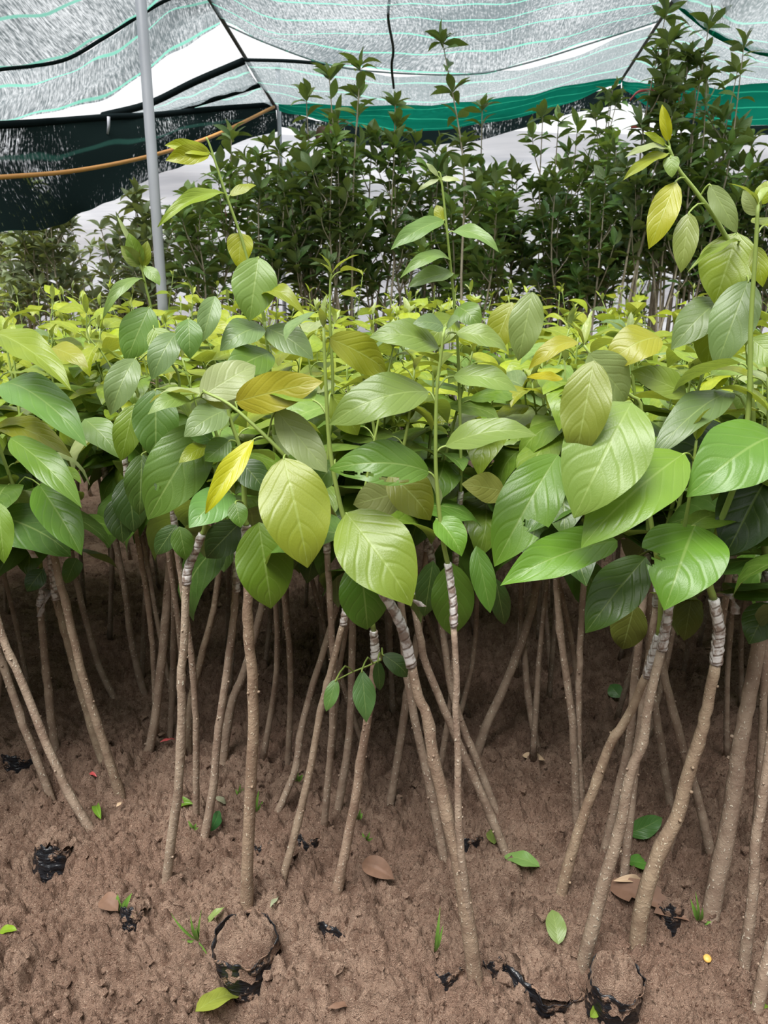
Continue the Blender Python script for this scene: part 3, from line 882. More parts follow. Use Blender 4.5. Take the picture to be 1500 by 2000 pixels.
front('t12', [(399,1623),(416,1539),(427,1420),(441,1329),(455,1217),(462,1140)], 9, 6.5, 'brown sapling with a small green leaf standing at its foot', 0.05)
front('t13', [(434,1483),(451,1381),(479,1308),(505,1210),(517,1160)], 9, 6, 'shaded sapling leaning behind the tall straight trunk', 0.06)
front('t14', [(482,1768),(483,1682),(490,1525),(495,1420),(493,1315),(485,1245),(484,1180),(485,1112)], 12.5, 9, 'tall straight sapling growing from the soil-heaped black bag', 0.02, [(484,1115),(482,1070),(481,1026)], [(478,1010),(476,940),(470,880),(450,820),(440,770)], n_auto=5)
front('t15', [(538,1583),(575,1510),(586,1436),(608,1348),(637,1253),(659,1176)], 7.5, 5.5, 'curved sapling trunk with green sprouts by its foot', 0.06)
front('t16', [(554,1697),(582,1605),(608,1488),(626,1389),(648,1301),(670,1218)], 8, 6, 'pale slender sapling leaning beside torn black plastic', 0.06, [(670,1220),(676,1185),(682,1150)])
front('t17', [(655,1745),(688,1594),(707,1469),(721,1389),(732,1290)], 10, 7.5, 'sapling with a small twig of hanging leaves below its taped graft', 0.0, [(734,1288),(732,1260),(730,1232)], [(722,1190),(700,1110),(660,1020),(620,955,1.06),(568,902,1.02),(508,842,1.02),(448,790,1.03),(400,766,1.04)], n_auto=0)
front('t18', [(659,1576),(677,1477),(685,1385),(688,1257)], 8, 6, 'dim upright sapling between the twig-bearing trunk and a curved one', 0.05)
front('t19', [(762,1565),(780,1458),(796,1348),(815,1250)], 8, 6.5, 'short-looking shaded sapling behind the fused double trunk', 0.05)
front('t20', [(930,1912),(915,1810),(895,1685),(875,1600),(855,1515),(846,1477),(835,1403),(817,1359),(804,1300)], 16, 9, 'thick sapling of two fused trunks with a bulging white-taped graft', 0.02, [(803,1300),(792,1250),(782,1218),(765,1185),(743,1150)], [(725,1110),(690,1050),(668,1000),(645,880),(637,760),(632,640)], tail=[(760,1160,0.985),(785,1168,0.98),(808,1172,0.98),(825,1185,0.98)], n_auto=2)
s = SAP['t20']
# second stem of the fused pair
q = [P(x, y, s.dep(y) - 0.012 * min(1, (1890 - y) / 250)) for x, y in [(932,1890),(915,1790),(903,1690),(896,1605),(895,1568),(894,1458),(890,1385),(892,1330),(886,1222)]]
s.trunk(q, 0.0068, 0.0042, seed=3)
q = [P(x, y, s.dep(y) - 0.012) for x, y in [(886,1222),(886,1185),(882,1150),(875,1100)]]
s.tape(q, 0.0046, 0.0042)
s.shoot([P(x, y, s.dep(y) - 0.012) for x, y in [(875,1102),(866,1060),(858,1000),(851,900),(853,770),(862,690),(866,650)]], 0.0036, 0.0016, 26)
front('t21', [(867,1668),(846,1568),(824,1469),(806,1385),(795,1320)], 9, 7, 'plain sapling tucked behind the fused double trunk', 0.05)
front('t22', [(994,1672),(956,1587),(919,1506),(872,1396),(831,1293)], 9, 7, 'strongly slanting sapling whose foot touches a fallen green leaf', 0.06)
front('t23', [(975,1590),(930,1484),(905,1422),(880,1340)], 8, 6, 'dim slanting sapling parallel to the one by the fallen leaf', 0.05)
front('t24', [(1095,1745),(1110,1690),(1137,1600),(1163,1530),(1192,1453),(1225,1402),(1262,1320)], 11.5, 8, 'sapling leaning into its neighbour, with spiral tape low on its graft', 0.03, [(1263,1322),(1275,1280),(1286,1240)], [(1290,1200),(1288,1130),(1270,1010),(1252,900),(1252,794),(1228,770),(1180,726),(1140,674)], n_auto=3)
front('t25', [(1135,1892),(1157,1810),(1180,1720),(1210,1620),(1218,1582),(1232,1508),(1254,1453),(1269,1365),(1292,1268)], 14, 8.5, 'sapling with an old vertical scar and spiral tape just under a glossy torn leaf', 0.02, [(1292,1268),(1300,1225),(1307,1178)], [(1312,1140),(1330,1060),(1345,980),(1360,860)], n_auto=3)
front('t26', [(1245,1842),(1255,1770),(1285,1670),(1320,1600),(1346,1508),(1368,1435),(1383,1373),(1397,1295)], 17, 10, 'thick leaning sapling with wide white tape and a loose film flap', 0.02, [(1398,1295),(1403,1250),(1404,1225),(1394,1170)], [(1385,1130),(1400,1040),(1440,930),(1462,800),(1466,640),(1476,480),(1480,400)], tail=[(1404,1165,1.12),(1422,1160,1.1),(1435,1180,1.1),(1438,1200,1.1)], n_auto=4)
front('t27', [(1388,1778),(1410,1675),(1434,1545),(1445,1453),(1463,1362),(1478,1270)], 18, 12, 'thickest reddish sapling trunk with grass at its foot', 0.04, tint=(0.95, 0.84, 0.78))
front('t28', [(1455,1878),(1470,1750),(1475,1650),(1489,1563),(1503,1460)], 11, 8, 'pale sapling at the picture edge joined by a second thin stem', 0.03)
front('t29', [(1480,1660),(1478,1600),(1483,1527),(1491,1380),(1495,1270)], 8, 7, 'thin pale sapling rising behind the edge trunk', 0.03)
front('t30', [(1129,1612),(1122,1490),(1117,1398),(1104,1307),(1089,1178)], 8.5, 6, 'dark upright sapling behind the leaning pair', 0.05)
front('t31', [(1140,1600),(1131,1500),(1130,1417),(1132,1300),(1134,1240)], 7, 6, 'dark sapling rising close against another upright trunk', 0.05)
front('t32', [(1177,1673),(1203,1563),(1225,1472),(1232,1417),(1240,1330)], 9, 7, 'shaded sapling seen between the two leaning trunks', 0.05)
front('t33', [(1218,1712),(1232,1582),(1242,1480),(1256,1380)], 9, 7, 'sapling hidden behind the scarred leaning trunk', 0.05)
front('t34', [(1313,1580),(1291,1453),(1276,1362),(1268,1290)], 8, 6.5, 'dim sapling crossing behind the spiral-taped pair', 0.05)
front('t35', [(1392,1668),(1364,1563),(1339,1479),(1313,1380),(1295,1307)], 9, 7, 'sapling slanting backwards behind the thick wide-taped trunk', 0.05)
front('t38', [(1053,1463),(1034,1380),(1023,1270),(1018,1190)], 7, 5, 'slim dark sapling deep in the shade beside a steep slanting one', 0.05)
front('t39', [(930,1470),(950,1417),(994,1321),(1031,1215),(1045,1156)], 10, 7, 'dark sapling slanting steeply across the shaded middle', 0.05)
front('t40', [(1478,1975),(1492,1900),(1512,1820),(1530,1700)], 12, 9, 'sapling foot cut off by the bottom picture corner', 0.03, n_auto=4)

# extra tall shoots that stand above the bed
def tall(key, px, Y, r0, label, n_auto=0, **kw):
    pts = [P(x, y, Y) for x, y in px]
    b = Vector((pts[0].x + random.uniform(-.03, .03), Y + 0.05, 0)); b.z = soil_at(b.x, b.y) - 0.01
    s = Sapling(b, label, GRP_F); SAP[key] = s
    g = b + (pts[0] - b) * 0.80
    s.trunk([b, b + (g - b) * 0.5 + Vector((0.015, 0, 0)), g], 0.0075, 0.0055)
    s.tape([g - Vector((0, 0, 0.01)), g + (pts[0] - g) * 0.5, pts[0]], 0.0056, 0.0045)
    s.shoot([g] + pts, r0, r0 * 0.42, 30)
    if n_auto: s.auto(n_auto, **kw)
    return s
tall('a', [(540,960),(530,760),(512,600),(487,520),(470,460),(440,375),(412,290),(403,268)], 1.50, 0.0042, 'tall sapling topped by a forked yellow-lime leaf against the black net')
tall('b', [(900,960),(897,760),(892,640),(882,540),(872,440),(862,350),(856,335)], 1.42, 0.0036, 'tall slender sapling with paired pale leaves before the dark shrubs')
tall('f', [(1470,900),(1462,700),(1450,540),(1405,440),(1360,375),(1325,330),(1305,285)], 1.22, 0.0052, 'tall sapling with a thick arching green tip and a yellow spear bud')
tall('i', [(310,900),(306,720),(298,620),(285,560),(276,520),(268,500)], 1.55, 0.0036, 'sapling with a cluster of folded young leaves before the thick pole')
tall('k', [(330,880),(350,740),(300,690),(270,705)], 1.32, 0.0034, 'sapling with a shoot bent over sideways above the dark leaves')
tall('j', [(235,820),(228,745),(200,690),(172,655),(169,612)], 1.60, 0.0028, 'sapling with a bare pointed tip left of the thick pole', 4, size=(0.05, 0.1), age=(0.7, 1.1), seed=5)
tall('e', [(640,900),(650,760),(645,640),(645,560),(647,535)], 1.28, 0.0036, 'sapling ending in a grey-green star of tiny leaves', 4, size=(0.04, 0.10), az=(0, 360), age=(0.6, 1.1), seed=9)

A = SAP
# ---- centre
h = A['t17'].hand
h((554,894),(602,1108),138,0.99,0.93,(0.33,0.42,0.05),bow=0.10,fold=-0.05,up=0.3,curl=0.1)
h((505,1020),(530,1190),112,1.05,1.02,(0.17,0.29,0.03),bow=0.08,fold=0.05,up=0.2,stalk=False)
h((460,785),(628,745),78,1.03,1.0,(0.36,0.33,0.035),bow=0.08,fold=0.12,up=0.1)
h((540,800),(640,922),70,1.02,1.0,'p',bow=-0.05,fold=0.06,up=0.2)
h((496,858),(400,1002),42,1.02,0.96,'o',bow=0.05,fold=0.5,up=0.9,twist=0.7)
h((392,775),(500,712),76,1.05,1.10,'p',bow=0.05,fold=0.1,up=0.4)
h((396,768),(470,775),70,1.06,1.1,(0.38,0.44,0.14),up=0.3)
h = A['t20'].hand
h((676,1002),(804,1178),146,0.97,0.89,(0.34,0.48,0.06),bow=0.10,fold=0.10,up=0.35,curl=0.15)
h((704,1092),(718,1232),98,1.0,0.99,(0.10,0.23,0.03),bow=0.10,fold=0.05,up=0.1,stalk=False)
h((642,660),(758,728),72,1.0,1.05,(0.34,0.38,0.03),bow=0.10,fold=0.1,up=0.4)
h((838,765),(642,826),84,0.98,0.95,'lg',bow=0.16,fold=0.15,up=0.7)
h((838,922),(644,914),84,0.97,0.95,(0.13,0.32,0.05),bow=0.22,fold=0.1,up=0.4,bites=[(-0.62,0.82,0.16,0.07),(-0.6,0.66,0.14,0.06),(-0.72,0.44,0.12,0.10),(-0.86,0.3,0.1,0.06)])
h((858,680),(724,655),56,0.99,0.97,'lg',bow=0.14,fold=0.2,up=0.9)
h((868,640),(808,630),34,0.99,0.97,'b',bow=0.12,up=0.8)
h((872,640),(898,622),30,0.99,0.97,'b',bow=0.12,up=0.8)
h((868,872),(1048,846),56,0.97,0.95,'lg',bow=0.14,fold=0.2,up=0.9)
h((885,735),(1012,762),48,1.0,0.98,'lg',bow=0.15,fold=0.15,up=0.8)
h((890,650),(992,684),40,1.0,0.99,'lg',bow=0.15,fold=0.2,up=0.9)
h((852,1012),(903,1085),58,0.97,0.94,(0.22,0.46,0.05),bow=0.1,fold=0.5,up=0.2,roll=-20)
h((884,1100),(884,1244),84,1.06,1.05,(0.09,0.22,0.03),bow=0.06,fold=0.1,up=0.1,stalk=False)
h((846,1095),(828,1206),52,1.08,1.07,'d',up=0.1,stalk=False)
h((790,960),(690,985),104,1.06,1.05,(0.30,0.36,0.14),bow=0.05,up=0.1,stalk=False)
h((760,926),(842,1015),84,1.05,1.03,(0.26,0.30,0.035),bow=0.14,fold=0.2,up=0.6,stalk=False)
h((648,770),(700,850),60,1.06,1.06,'m',up=0.2)
h((655,900),(612,960),50,1.05,1.02,'g',up=0.2)
# little twig with hanging leaves below the graft
s = A['t17']
s.shoot([P(x, y, s.dep(y) - 0.02) for x, y in [(745,1288),(720,1300),(690,1312),(658,1328)]], 0.0018, 0.0012, 10, 5)
h = s.hand
h((657,1326),(637,1390),28,1.05,1.03,(0.14,0.30,0.08),up=0.2)
h((707,1308),(716,1412),46,1.05,1.02,(0.13,0.29,0.09),up=0.2,kind='lance')
h((747,1278),(797,1322),38,1.06,1.06,'d',bow=0.2,up=0.5)
h((738,1290),(742,1350),24,1.07,1.07,'d',up=0.2)
# ---- shoot a
h = A['a'].hand
h((410,300),(324,312),36,1.5,1.46,(0.46,0.54,0.02),bow=0.05,fold=0.4,up=0.4,kind='broad')
h((412,300),(322,282),26,1.5,1.47,(0.46,0.54,0.02),bow=0.05,fold=0.4,up=0.6)
h((440,378),(308,438),26,1.5,1.40,(0.36,0.48,0.04),bow=0.14,fold=0.5,up=0.9)
h((448,382),(500,360),18,1.5,1.52,'l',up=0.8)
h((470,455),(466,522),92,1.51,1.49,(0.46,0.54,0.02),bow=0.03,fold=0.1,up=0.0,kind='heart',stalk=False)
h((505,502),(487,626),88,1.46,1.42,'lg',bow=0.06,fold=0.15,up=0.3)
h((514,590),(594,612),36,1.48,1.40,'l',bow=0.3,fold=0.3,up=0.9)
h((516,640),(430,682),56,1.46,1.40,'b',bow=0.15,fold=0.2,up=0.9)
h((520,640),(612,700),60,1.46,1.42,'b',bow=0.1,up=0.7)
h((420,578),(394,668),44,1.42,1.38,'b',bow=0.1,fold=0.4,up=0.2,stalk=False)
h((530,690),(440,735),70,1.45,1.36,'g',bow=0.1,up=0.6)
# ---- shoot b
h = A['b'].hand
h((868,430),(764,484),36,1.42,1.36,(0.22,0.36,0.10),bow=0.08,fold=0.3,up=0.8)
h((884,452),(974,488),30,1.42,1.36,(0.22,0.36,0.10),bow=0.15,fold=0.3,up=0.9)
h((880,508),(782,540),26,1.42,1.36,(0.24,0.38,0.10),bow=0.22,fold=0.3,up=0.9)
h((886,534),(798,558),34,1.42,1.38,'b',bow=0.08,fold=0.4,up=0.9)
h((866,435),(852,400),24,1.42,1.43,(0.46,0.52,0.02),up=0.3)
h((858,350),(815,372),9,1.42,1.42,'p',up=0.8)
h((860,350),(900,352),10,1.42,1.42,'p',up=0.8)
h((856,345),(832,318),10,1.42,1.42,'p',up=0.8)
h((894,600),(938,640),70,1.40,1.36,'g',bow=0.2,up=0.5)
h((890,620),(830,680),60,1.40,1.36,'m',bow=0.2,up=0.5)
# ---- shoot f and the right-hand crown
h = A['f'].hand
h((1306,278),(1293,204),22,1.22,1.22,(0.44,0.48,0.02),fold=0.5,up=0.1)
h((1300,284),(1258,258),14,1.22,1.2,'l',up=0.5)
h((1300,290),(1222,304),16,1.22,1.18,'p',bow=0.1,up=0.9)
h((1306,300),(1218,348),24,1.22,1.17,(0.34,0.42,0.03),bow=0.06,fold=0.5,up=0.9)
h((1310,305),(1312,346),42,1.21,1.20,'lg',up=0.6,kind='heart')
h((1320,354),(1268,484),56,1.21,1.18,(0.42,0.46,0.025),bow=0.05,fold=0.1,up=0.1)
h((1346,415),(1330,532),48,1.2,1.18,(0.36,0.44,0.12),bow=0.05,fold=0.3,up=0.1)
h((1386,360),(1440,456),40,1.21,1.19,(0.30,0.40,0.16),bow=0.06,up=0.3)
h((1440,455),(1396,592),112,1.22,1.19,(0.28,0.38,0.04),bow=0.05,fold=0.1,up=0.1)
h((1462,548),(1398,718),88,1.16,1.12,'b',bow=0.1,fold=0.1,up=0.3)
h((1410,585),(1312,680),72,1.22,1.18,'b',bow=0.12,fold=0.1,up=0.6)
h((1400,600),(1380,720),70,1.24,1.22,(0.26,0.34,0.03),up=0.2)
h((1460,750),(1440,800),40,1.18,1.17,'lg',up=0.5)
h((1445,470),(1345,525),16,1.2,1.12,'m',fold=0.8,up=0.9)
h = A['t26'].hand
h((1428,766),(1274,888),72,1.12,1.02,'b',bow=0.12,fold=0.15,up=0.8)
h((1520,850),(1345,965),140,1.05,0.98,(0.14,0.34,0.05),bow=0.15,fold=0.1,up=0.5,twist=0.3)
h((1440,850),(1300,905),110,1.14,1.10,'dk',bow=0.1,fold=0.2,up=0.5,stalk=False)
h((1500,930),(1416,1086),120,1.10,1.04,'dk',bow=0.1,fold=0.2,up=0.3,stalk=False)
h((1480,420),(1452,372),34,1.1,1.1,'p',up=0.3)
h((1482,400),(1510,350),40,1.1,1.1,'l',up=0.3)
h((1475,480),(1490,560),36,1.1,1.08,'l',up=0.3)
h((1466,660),(1530,720),60,1.1,1.06,'m',up=0.5)
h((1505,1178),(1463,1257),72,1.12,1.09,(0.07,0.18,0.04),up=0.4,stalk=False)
h((1352,1160),(1336,1252),54,1.22,1.2,(0.18,0.22,0.04),up=0.1,stalk=False)
h = A['t25'].hand
h((1358,1026),(1302,1178),196,1.04,0.93,(0.16,0.36,0.045),bow=0.10,fold=0.08,up=0.5,bites=[(0.95,0.62,0.55,0.045),(1.0,0.7,0.3,0.05)],curl=0.2)
h((1336,886),(1136,1064),130,1.02,0.93,(0.27,0.46,0.06),bow=0.10,fold=0.12,up=0.5,twist=-0.3)
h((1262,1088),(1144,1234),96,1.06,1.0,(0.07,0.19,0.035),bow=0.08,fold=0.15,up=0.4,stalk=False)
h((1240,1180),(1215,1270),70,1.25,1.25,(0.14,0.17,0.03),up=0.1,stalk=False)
h = A['t24'].hand
h((1160,704),(1124,896),96,0.99,0.95,(0.34,0.42,0.07),bow=0.06,fold=0.12,up=0.15,curl=0.3)
h((1234,786),(1122,1008),166,1.0,0.92,(0.31,0.46,0.10),bow=0.09,fold=0.05,up=0.35)
h((1090,888),(966,1104),116,1.06,0.98,(0.16,0.35,0.045),bow=0.08,fold=0.2,up=0.4,bites=[(-0.85,0.62,0.7,0.05)],stalk=False)
h((1206,1056),(980,1138),86,1.02,0.95,(0.20,0.43,0.05),bow=0.10,fold=0.3,up=0.7,stalk=False)
h((1150,690),(1226,784),86,1.04,1.06,(0.32,0.42,0.18),up=0.3)
h((1290,660),(1180,716),74,1.08,1.06,(0.36,0.36,0.03),bow=0.2,fold=0.1,up=0.7,stalk=False)
h((1342,772),(1234,724),54,1.08,1.08,(0.36,0.47,0.08),bow=0.05,fold=0.3,up=0.6,stalk=False)
h((1130,668),(1032,720),34,1.02,1.0,(0.40,0.42,0.03),bow=0.2,fold=0.3,up=0.9)
h((1100,740),(1030,735),18,1.05,1.02,(0.55,0.48,0.02),up=0.5,stalk=False)
h((930,1066),(958,1198),48,1.04,1.01,(0.20,0.42,0.07),bow=0.06,fold=0.3,up=0.1,stalk=False)
h((968,1130),(986,1222),40,1.1,1.1,'d',up=0.1,stalk=False)
h((1040,570),(1012,704),66,1.12,1.10,(0.28,0.39,0.13),bow=0.06,fold=0.15,up=0.2,stalk=False)
h((1000,590),(960,690),60,1.16,1.14,(0.32,0.35,0.03),bow=0.06,fold=0.15,up=0.2,stalk=False)
h((985,960),(905,945),60,1.08,1.04,(0.33,0.37,0.10),bow=0.06,up=0.2,stalk=False)
# ---- left
h = A['i'].hand
h((292,600),(246,706),70,1.53,1.48,(0.18,0.34,0.07),bow=0.08,fold=0.05,up=0.3)
h((276,544),(200,620),22,1.54,1.48,(0.24,0.38,0.12),bow=0.25,fold=0.3,up=0.9)
h((272,520),(252,455),34,1.55,1.54,(0.24,0.36,0.06),fold=0.5,up=0.1)
h((272,520),(236,480),30,1.55,1.53,(0.28,0.38,0.10),fold=0.5,up=0.3)
h((280,522),(288,470),24,1.55,1.55,(0.26,0.34,0.04),fold=0.5,up=0.2)
h((268,500),(228,420),10,1.55,1.55,'p',up=0.3)
h((284,520),(312,556),26,1.54,1.52,'lg',up=0.6)
h((300,640),(330,700),60,1.5,1.48,'m',up=0.4)
h = A['k'].hand
h((368,622),(371,700),52,1.33,1.30,(0.13,0.28,0.06),bow=0.12,up=0.4)
h((345,650),(296,740),56,1.33,1.28,'b',bow=0.15,up=0.7)
h((304,760),(304,898),88,1.28,1.24,(0.09,0.24,0.045),bow=0.06,fold=0.15,up=0.3,wave=0.03)
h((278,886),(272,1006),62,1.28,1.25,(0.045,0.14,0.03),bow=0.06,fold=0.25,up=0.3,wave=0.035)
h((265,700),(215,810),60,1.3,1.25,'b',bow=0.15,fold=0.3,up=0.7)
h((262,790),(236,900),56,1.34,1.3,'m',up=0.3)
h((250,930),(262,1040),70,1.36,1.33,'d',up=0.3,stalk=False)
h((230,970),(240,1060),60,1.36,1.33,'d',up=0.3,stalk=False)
h = A['t10'].hand
h((402,828),(288,1014),116,1.20,1.12,(0.14,0.31,0.055),bow=0.08,fold=0.08,up=0.3,wave=0.025,bites=[(0.3,0.72,0.13,0.03)])
h((452,962),(370,1028),74,1.16,1.08,(0.20,0.40,0.10),bow=0.10,up=0.8)
h((414,862),(362,828),40,1.16,1.15,(0.13,0.30,0.06),up=0.6)
h((408,866),(350,902),32,1.16,1.12,(0.38,0.47,0.03),up=0.5)
h((372,783),(290,806),34,1.16,1.10,'lg',bow=0.2,up=0.9)
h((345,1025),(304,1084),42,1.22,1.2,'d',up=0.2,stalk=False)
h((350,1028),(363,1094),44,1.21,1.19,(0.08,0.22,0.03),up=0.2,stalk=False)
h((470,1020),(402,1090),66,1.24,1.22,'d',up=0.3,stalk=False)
h = A['t14'].hand
h((470,900),(520,960),60,1.14,1.12,'d',up=0.3)
h((460,980),(470,1030),50,1.12,1.1,'g',up=0.4)
h((450,860),(400,900),50,1.14,1.12,'g',up=0.4)
h((445,800),(360,850),60,1.16,1.10,'b',bow=0.1,up=0.6)
h = A['t3'].hand
h((-10,650),(136,752),66,1.35,1.22,(0.32,0.40,0.03),bow=0.08,fold=0.4,up=0.8,stalk=False)
h((8,748),(166,862),88,1.35,1.22,(0.18,0.38,0.09),bow=0.14,fold=0.1,up=0.7,stalk=False)
h((20,856),(158,986),64,1.3,1.2,(0.17,0.40,0.06),bow=0.10,fold=0.2,up=0.7)
h((76,946),(158,1080),80,1.36,1.26,(0.15,0.37,0.045),bow=0.08,fold=0.3,up=0.4)
h((-5,828),(138,888),56,1.4,1.32,(0.30,0.32,0.03),bow=0.12,fold=0.2,up=0.6)
h((-4,980),(8,1100),48,1.2,1.16,(0.26,0.44,0.05),up=0.4,stalk=False)
h((20,960),(90,1050),80,1.42,1.4,(0.26,0.34,0.12),up=0.2)
h((100,680),(170,714),46,1.5,1.44,(0.36,0.36,0.03),bow=0.1,up=0.5,stalk=False)
h((165,818),(234,892),60,1.42,1.36,(0.20,0.34,0.09),bow=0.1,up=0.6,stalk=False)
h((150,1090),(128,1140),36,1.5,1.48,(0.08,0.22,0.04),up=0.3,stalk=False,kind='heart')
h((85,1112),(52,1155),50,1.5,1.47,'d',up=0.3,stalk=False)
for k_ in SAP: SAP[k_].finish()

# ---- the rest of the bed
nb = 0
front_base = [s.root.location.xy for s in SAP.values()]
yy = 1.62
row = 0
while yy < 4.5:
    half = 0.56 * (yy + 0.35) + 0.30
    step = 0.155 + 0.055 * (yy - 1.6)
    x = -half + (row % 2) * step * 0.5
    while x < half:
        bx = x + random.uniform(-0.05, 0.05); by = yy + random.uniform(-0.06, 0.06)
        x += step
        if any((Vector((bx, by)) - q).length < 0.055 for q in front_base): continue
        b = Vector((bx, by, soil_at(bx, by) - 0.01))
        far = yy > 2.9
        u_ = bx / (yy + 0.3) / 0.5
        where = 'before the thick pole' if u_ < -0.45 else 'below the forked-leaf sapling' if u_ < -0.1 else 'below the slender pale-leaved sapling' if u_ < 0.35 else 'below the yellow spear bud'
        rank = 'in the shade just behind the front trunks' if yy < 2.2 else 'midway through the bed' if yy < 3.2 else 'at the far side of the bed'
        s = Sapling(b, 'crowded young sapling ' + rank + ', ' + where, GRP_B + ', ' + rank + ', ' + where)
        tilt = Vector((random.gauss(0, 0.10), random.gauss(0, 0.06), 1)); tilt.normalize()
        gz = random.uniform(0.46, 0.6)
        g1 = b + tilt * gz
        s.trunk([b, b + tilt * gz * 0.5 + Vector((random.gauss(0, .012), 0, 0)), g1], random.uniform(0.0065, 0.009), random.uniform(0.0045, 0.006), 7, 12, tint=(random.uniform(.8, 1.05),) * 3, seed=random.random())
        t1 = g1 + tilt * 0.07
        s.tape([g1 - tilt * 0.01, g1 + tilt * 0.03, t1], 0.0052, 0.0045, 9, seg=6)
        zt = random.uniform(0.84, 0.97) + 0.02 * (yy - 1.6) + (0.07 if random.random() < 0.12 else 0)
        lean = Vector((random.gauss(0, .16), random.gauss(0, .12), 1)).normalized()
        k = (zt - t1.z)
        s.shoot([t1, t1 + lean * k * 0.5 + Vector((random.gauss(0, .015), 0, 0)), t1 + lean * k], 0.0035, 0.0016, 10, 5)
        s.auto(random.choice((16, 17, 18)) if yy < 2.5 else (11 if not far else 8), az=(0, 360), age=(0.15, 1.25), seed=1000 + nb, size=(0.075, 0.185))
        s.finish()
        nb += 1
    yy += 0.19 + 0.03 * (yy - 1.6)
    row += 1
# the bed runs on past both picture edges
for k, (bx, by) in enumerate([(-0.95, 1.15), (-0.90, 1.42), (-1.12, 1.28), (-1.30, 1.48), (-1.16, 1.60), (-1.40, 1.18), (0.88, 1.12), (0.98, 1.35), (1.14, 1.20), (1.18, 1.52), (1.36, 1.36), (1.42, 1.12), (0.92, 1.58)]):
    b = Vector((bx, by, soil_at(bx, by) - 0.03))
    s = Sapling(b, 'young sapling of the bed just past the ' + ('outermost thin trunks' if bx < 0 else 'pale edge trunk'), 'saplings past the outermost thin trunks' if bx < 0 else 'saplings past the pale edge trunk')
    tilt = Vector((random.gauss(0, 0.06), random.gauss(0, 0.05), 1)).normalized(); g1 = b + tilt * random.uniform(0.5, 0.62)
    s.trunk([b, (b + g1) / 2 + Vector((random.gauss(0, .01), 0, 0)), g1], 0.009, 0.006, 8, 16, seed=random.random())
    t1 = g1 + tilt * 0.07
    s.tape([g1 - tilt * 0.01, g1 + tilt * 0.03, t1], 0.006, 0.005, 12, seg=7)
    k2 = random.uniform(0.92, 1.0) - t1.z
    s.shoot([t1, t1 + tilt * k2 * 0.5 + Vector((random.gauss(0, .02), 0, 0)), t1 + tilt * k2], 0.004, 0.0018, 12, 6)
    s.auto(13, age=(0.1, 1.0), seed=3000 + k, size=(0.075, 0.17)); s.finish()
print('back saplings', nb)

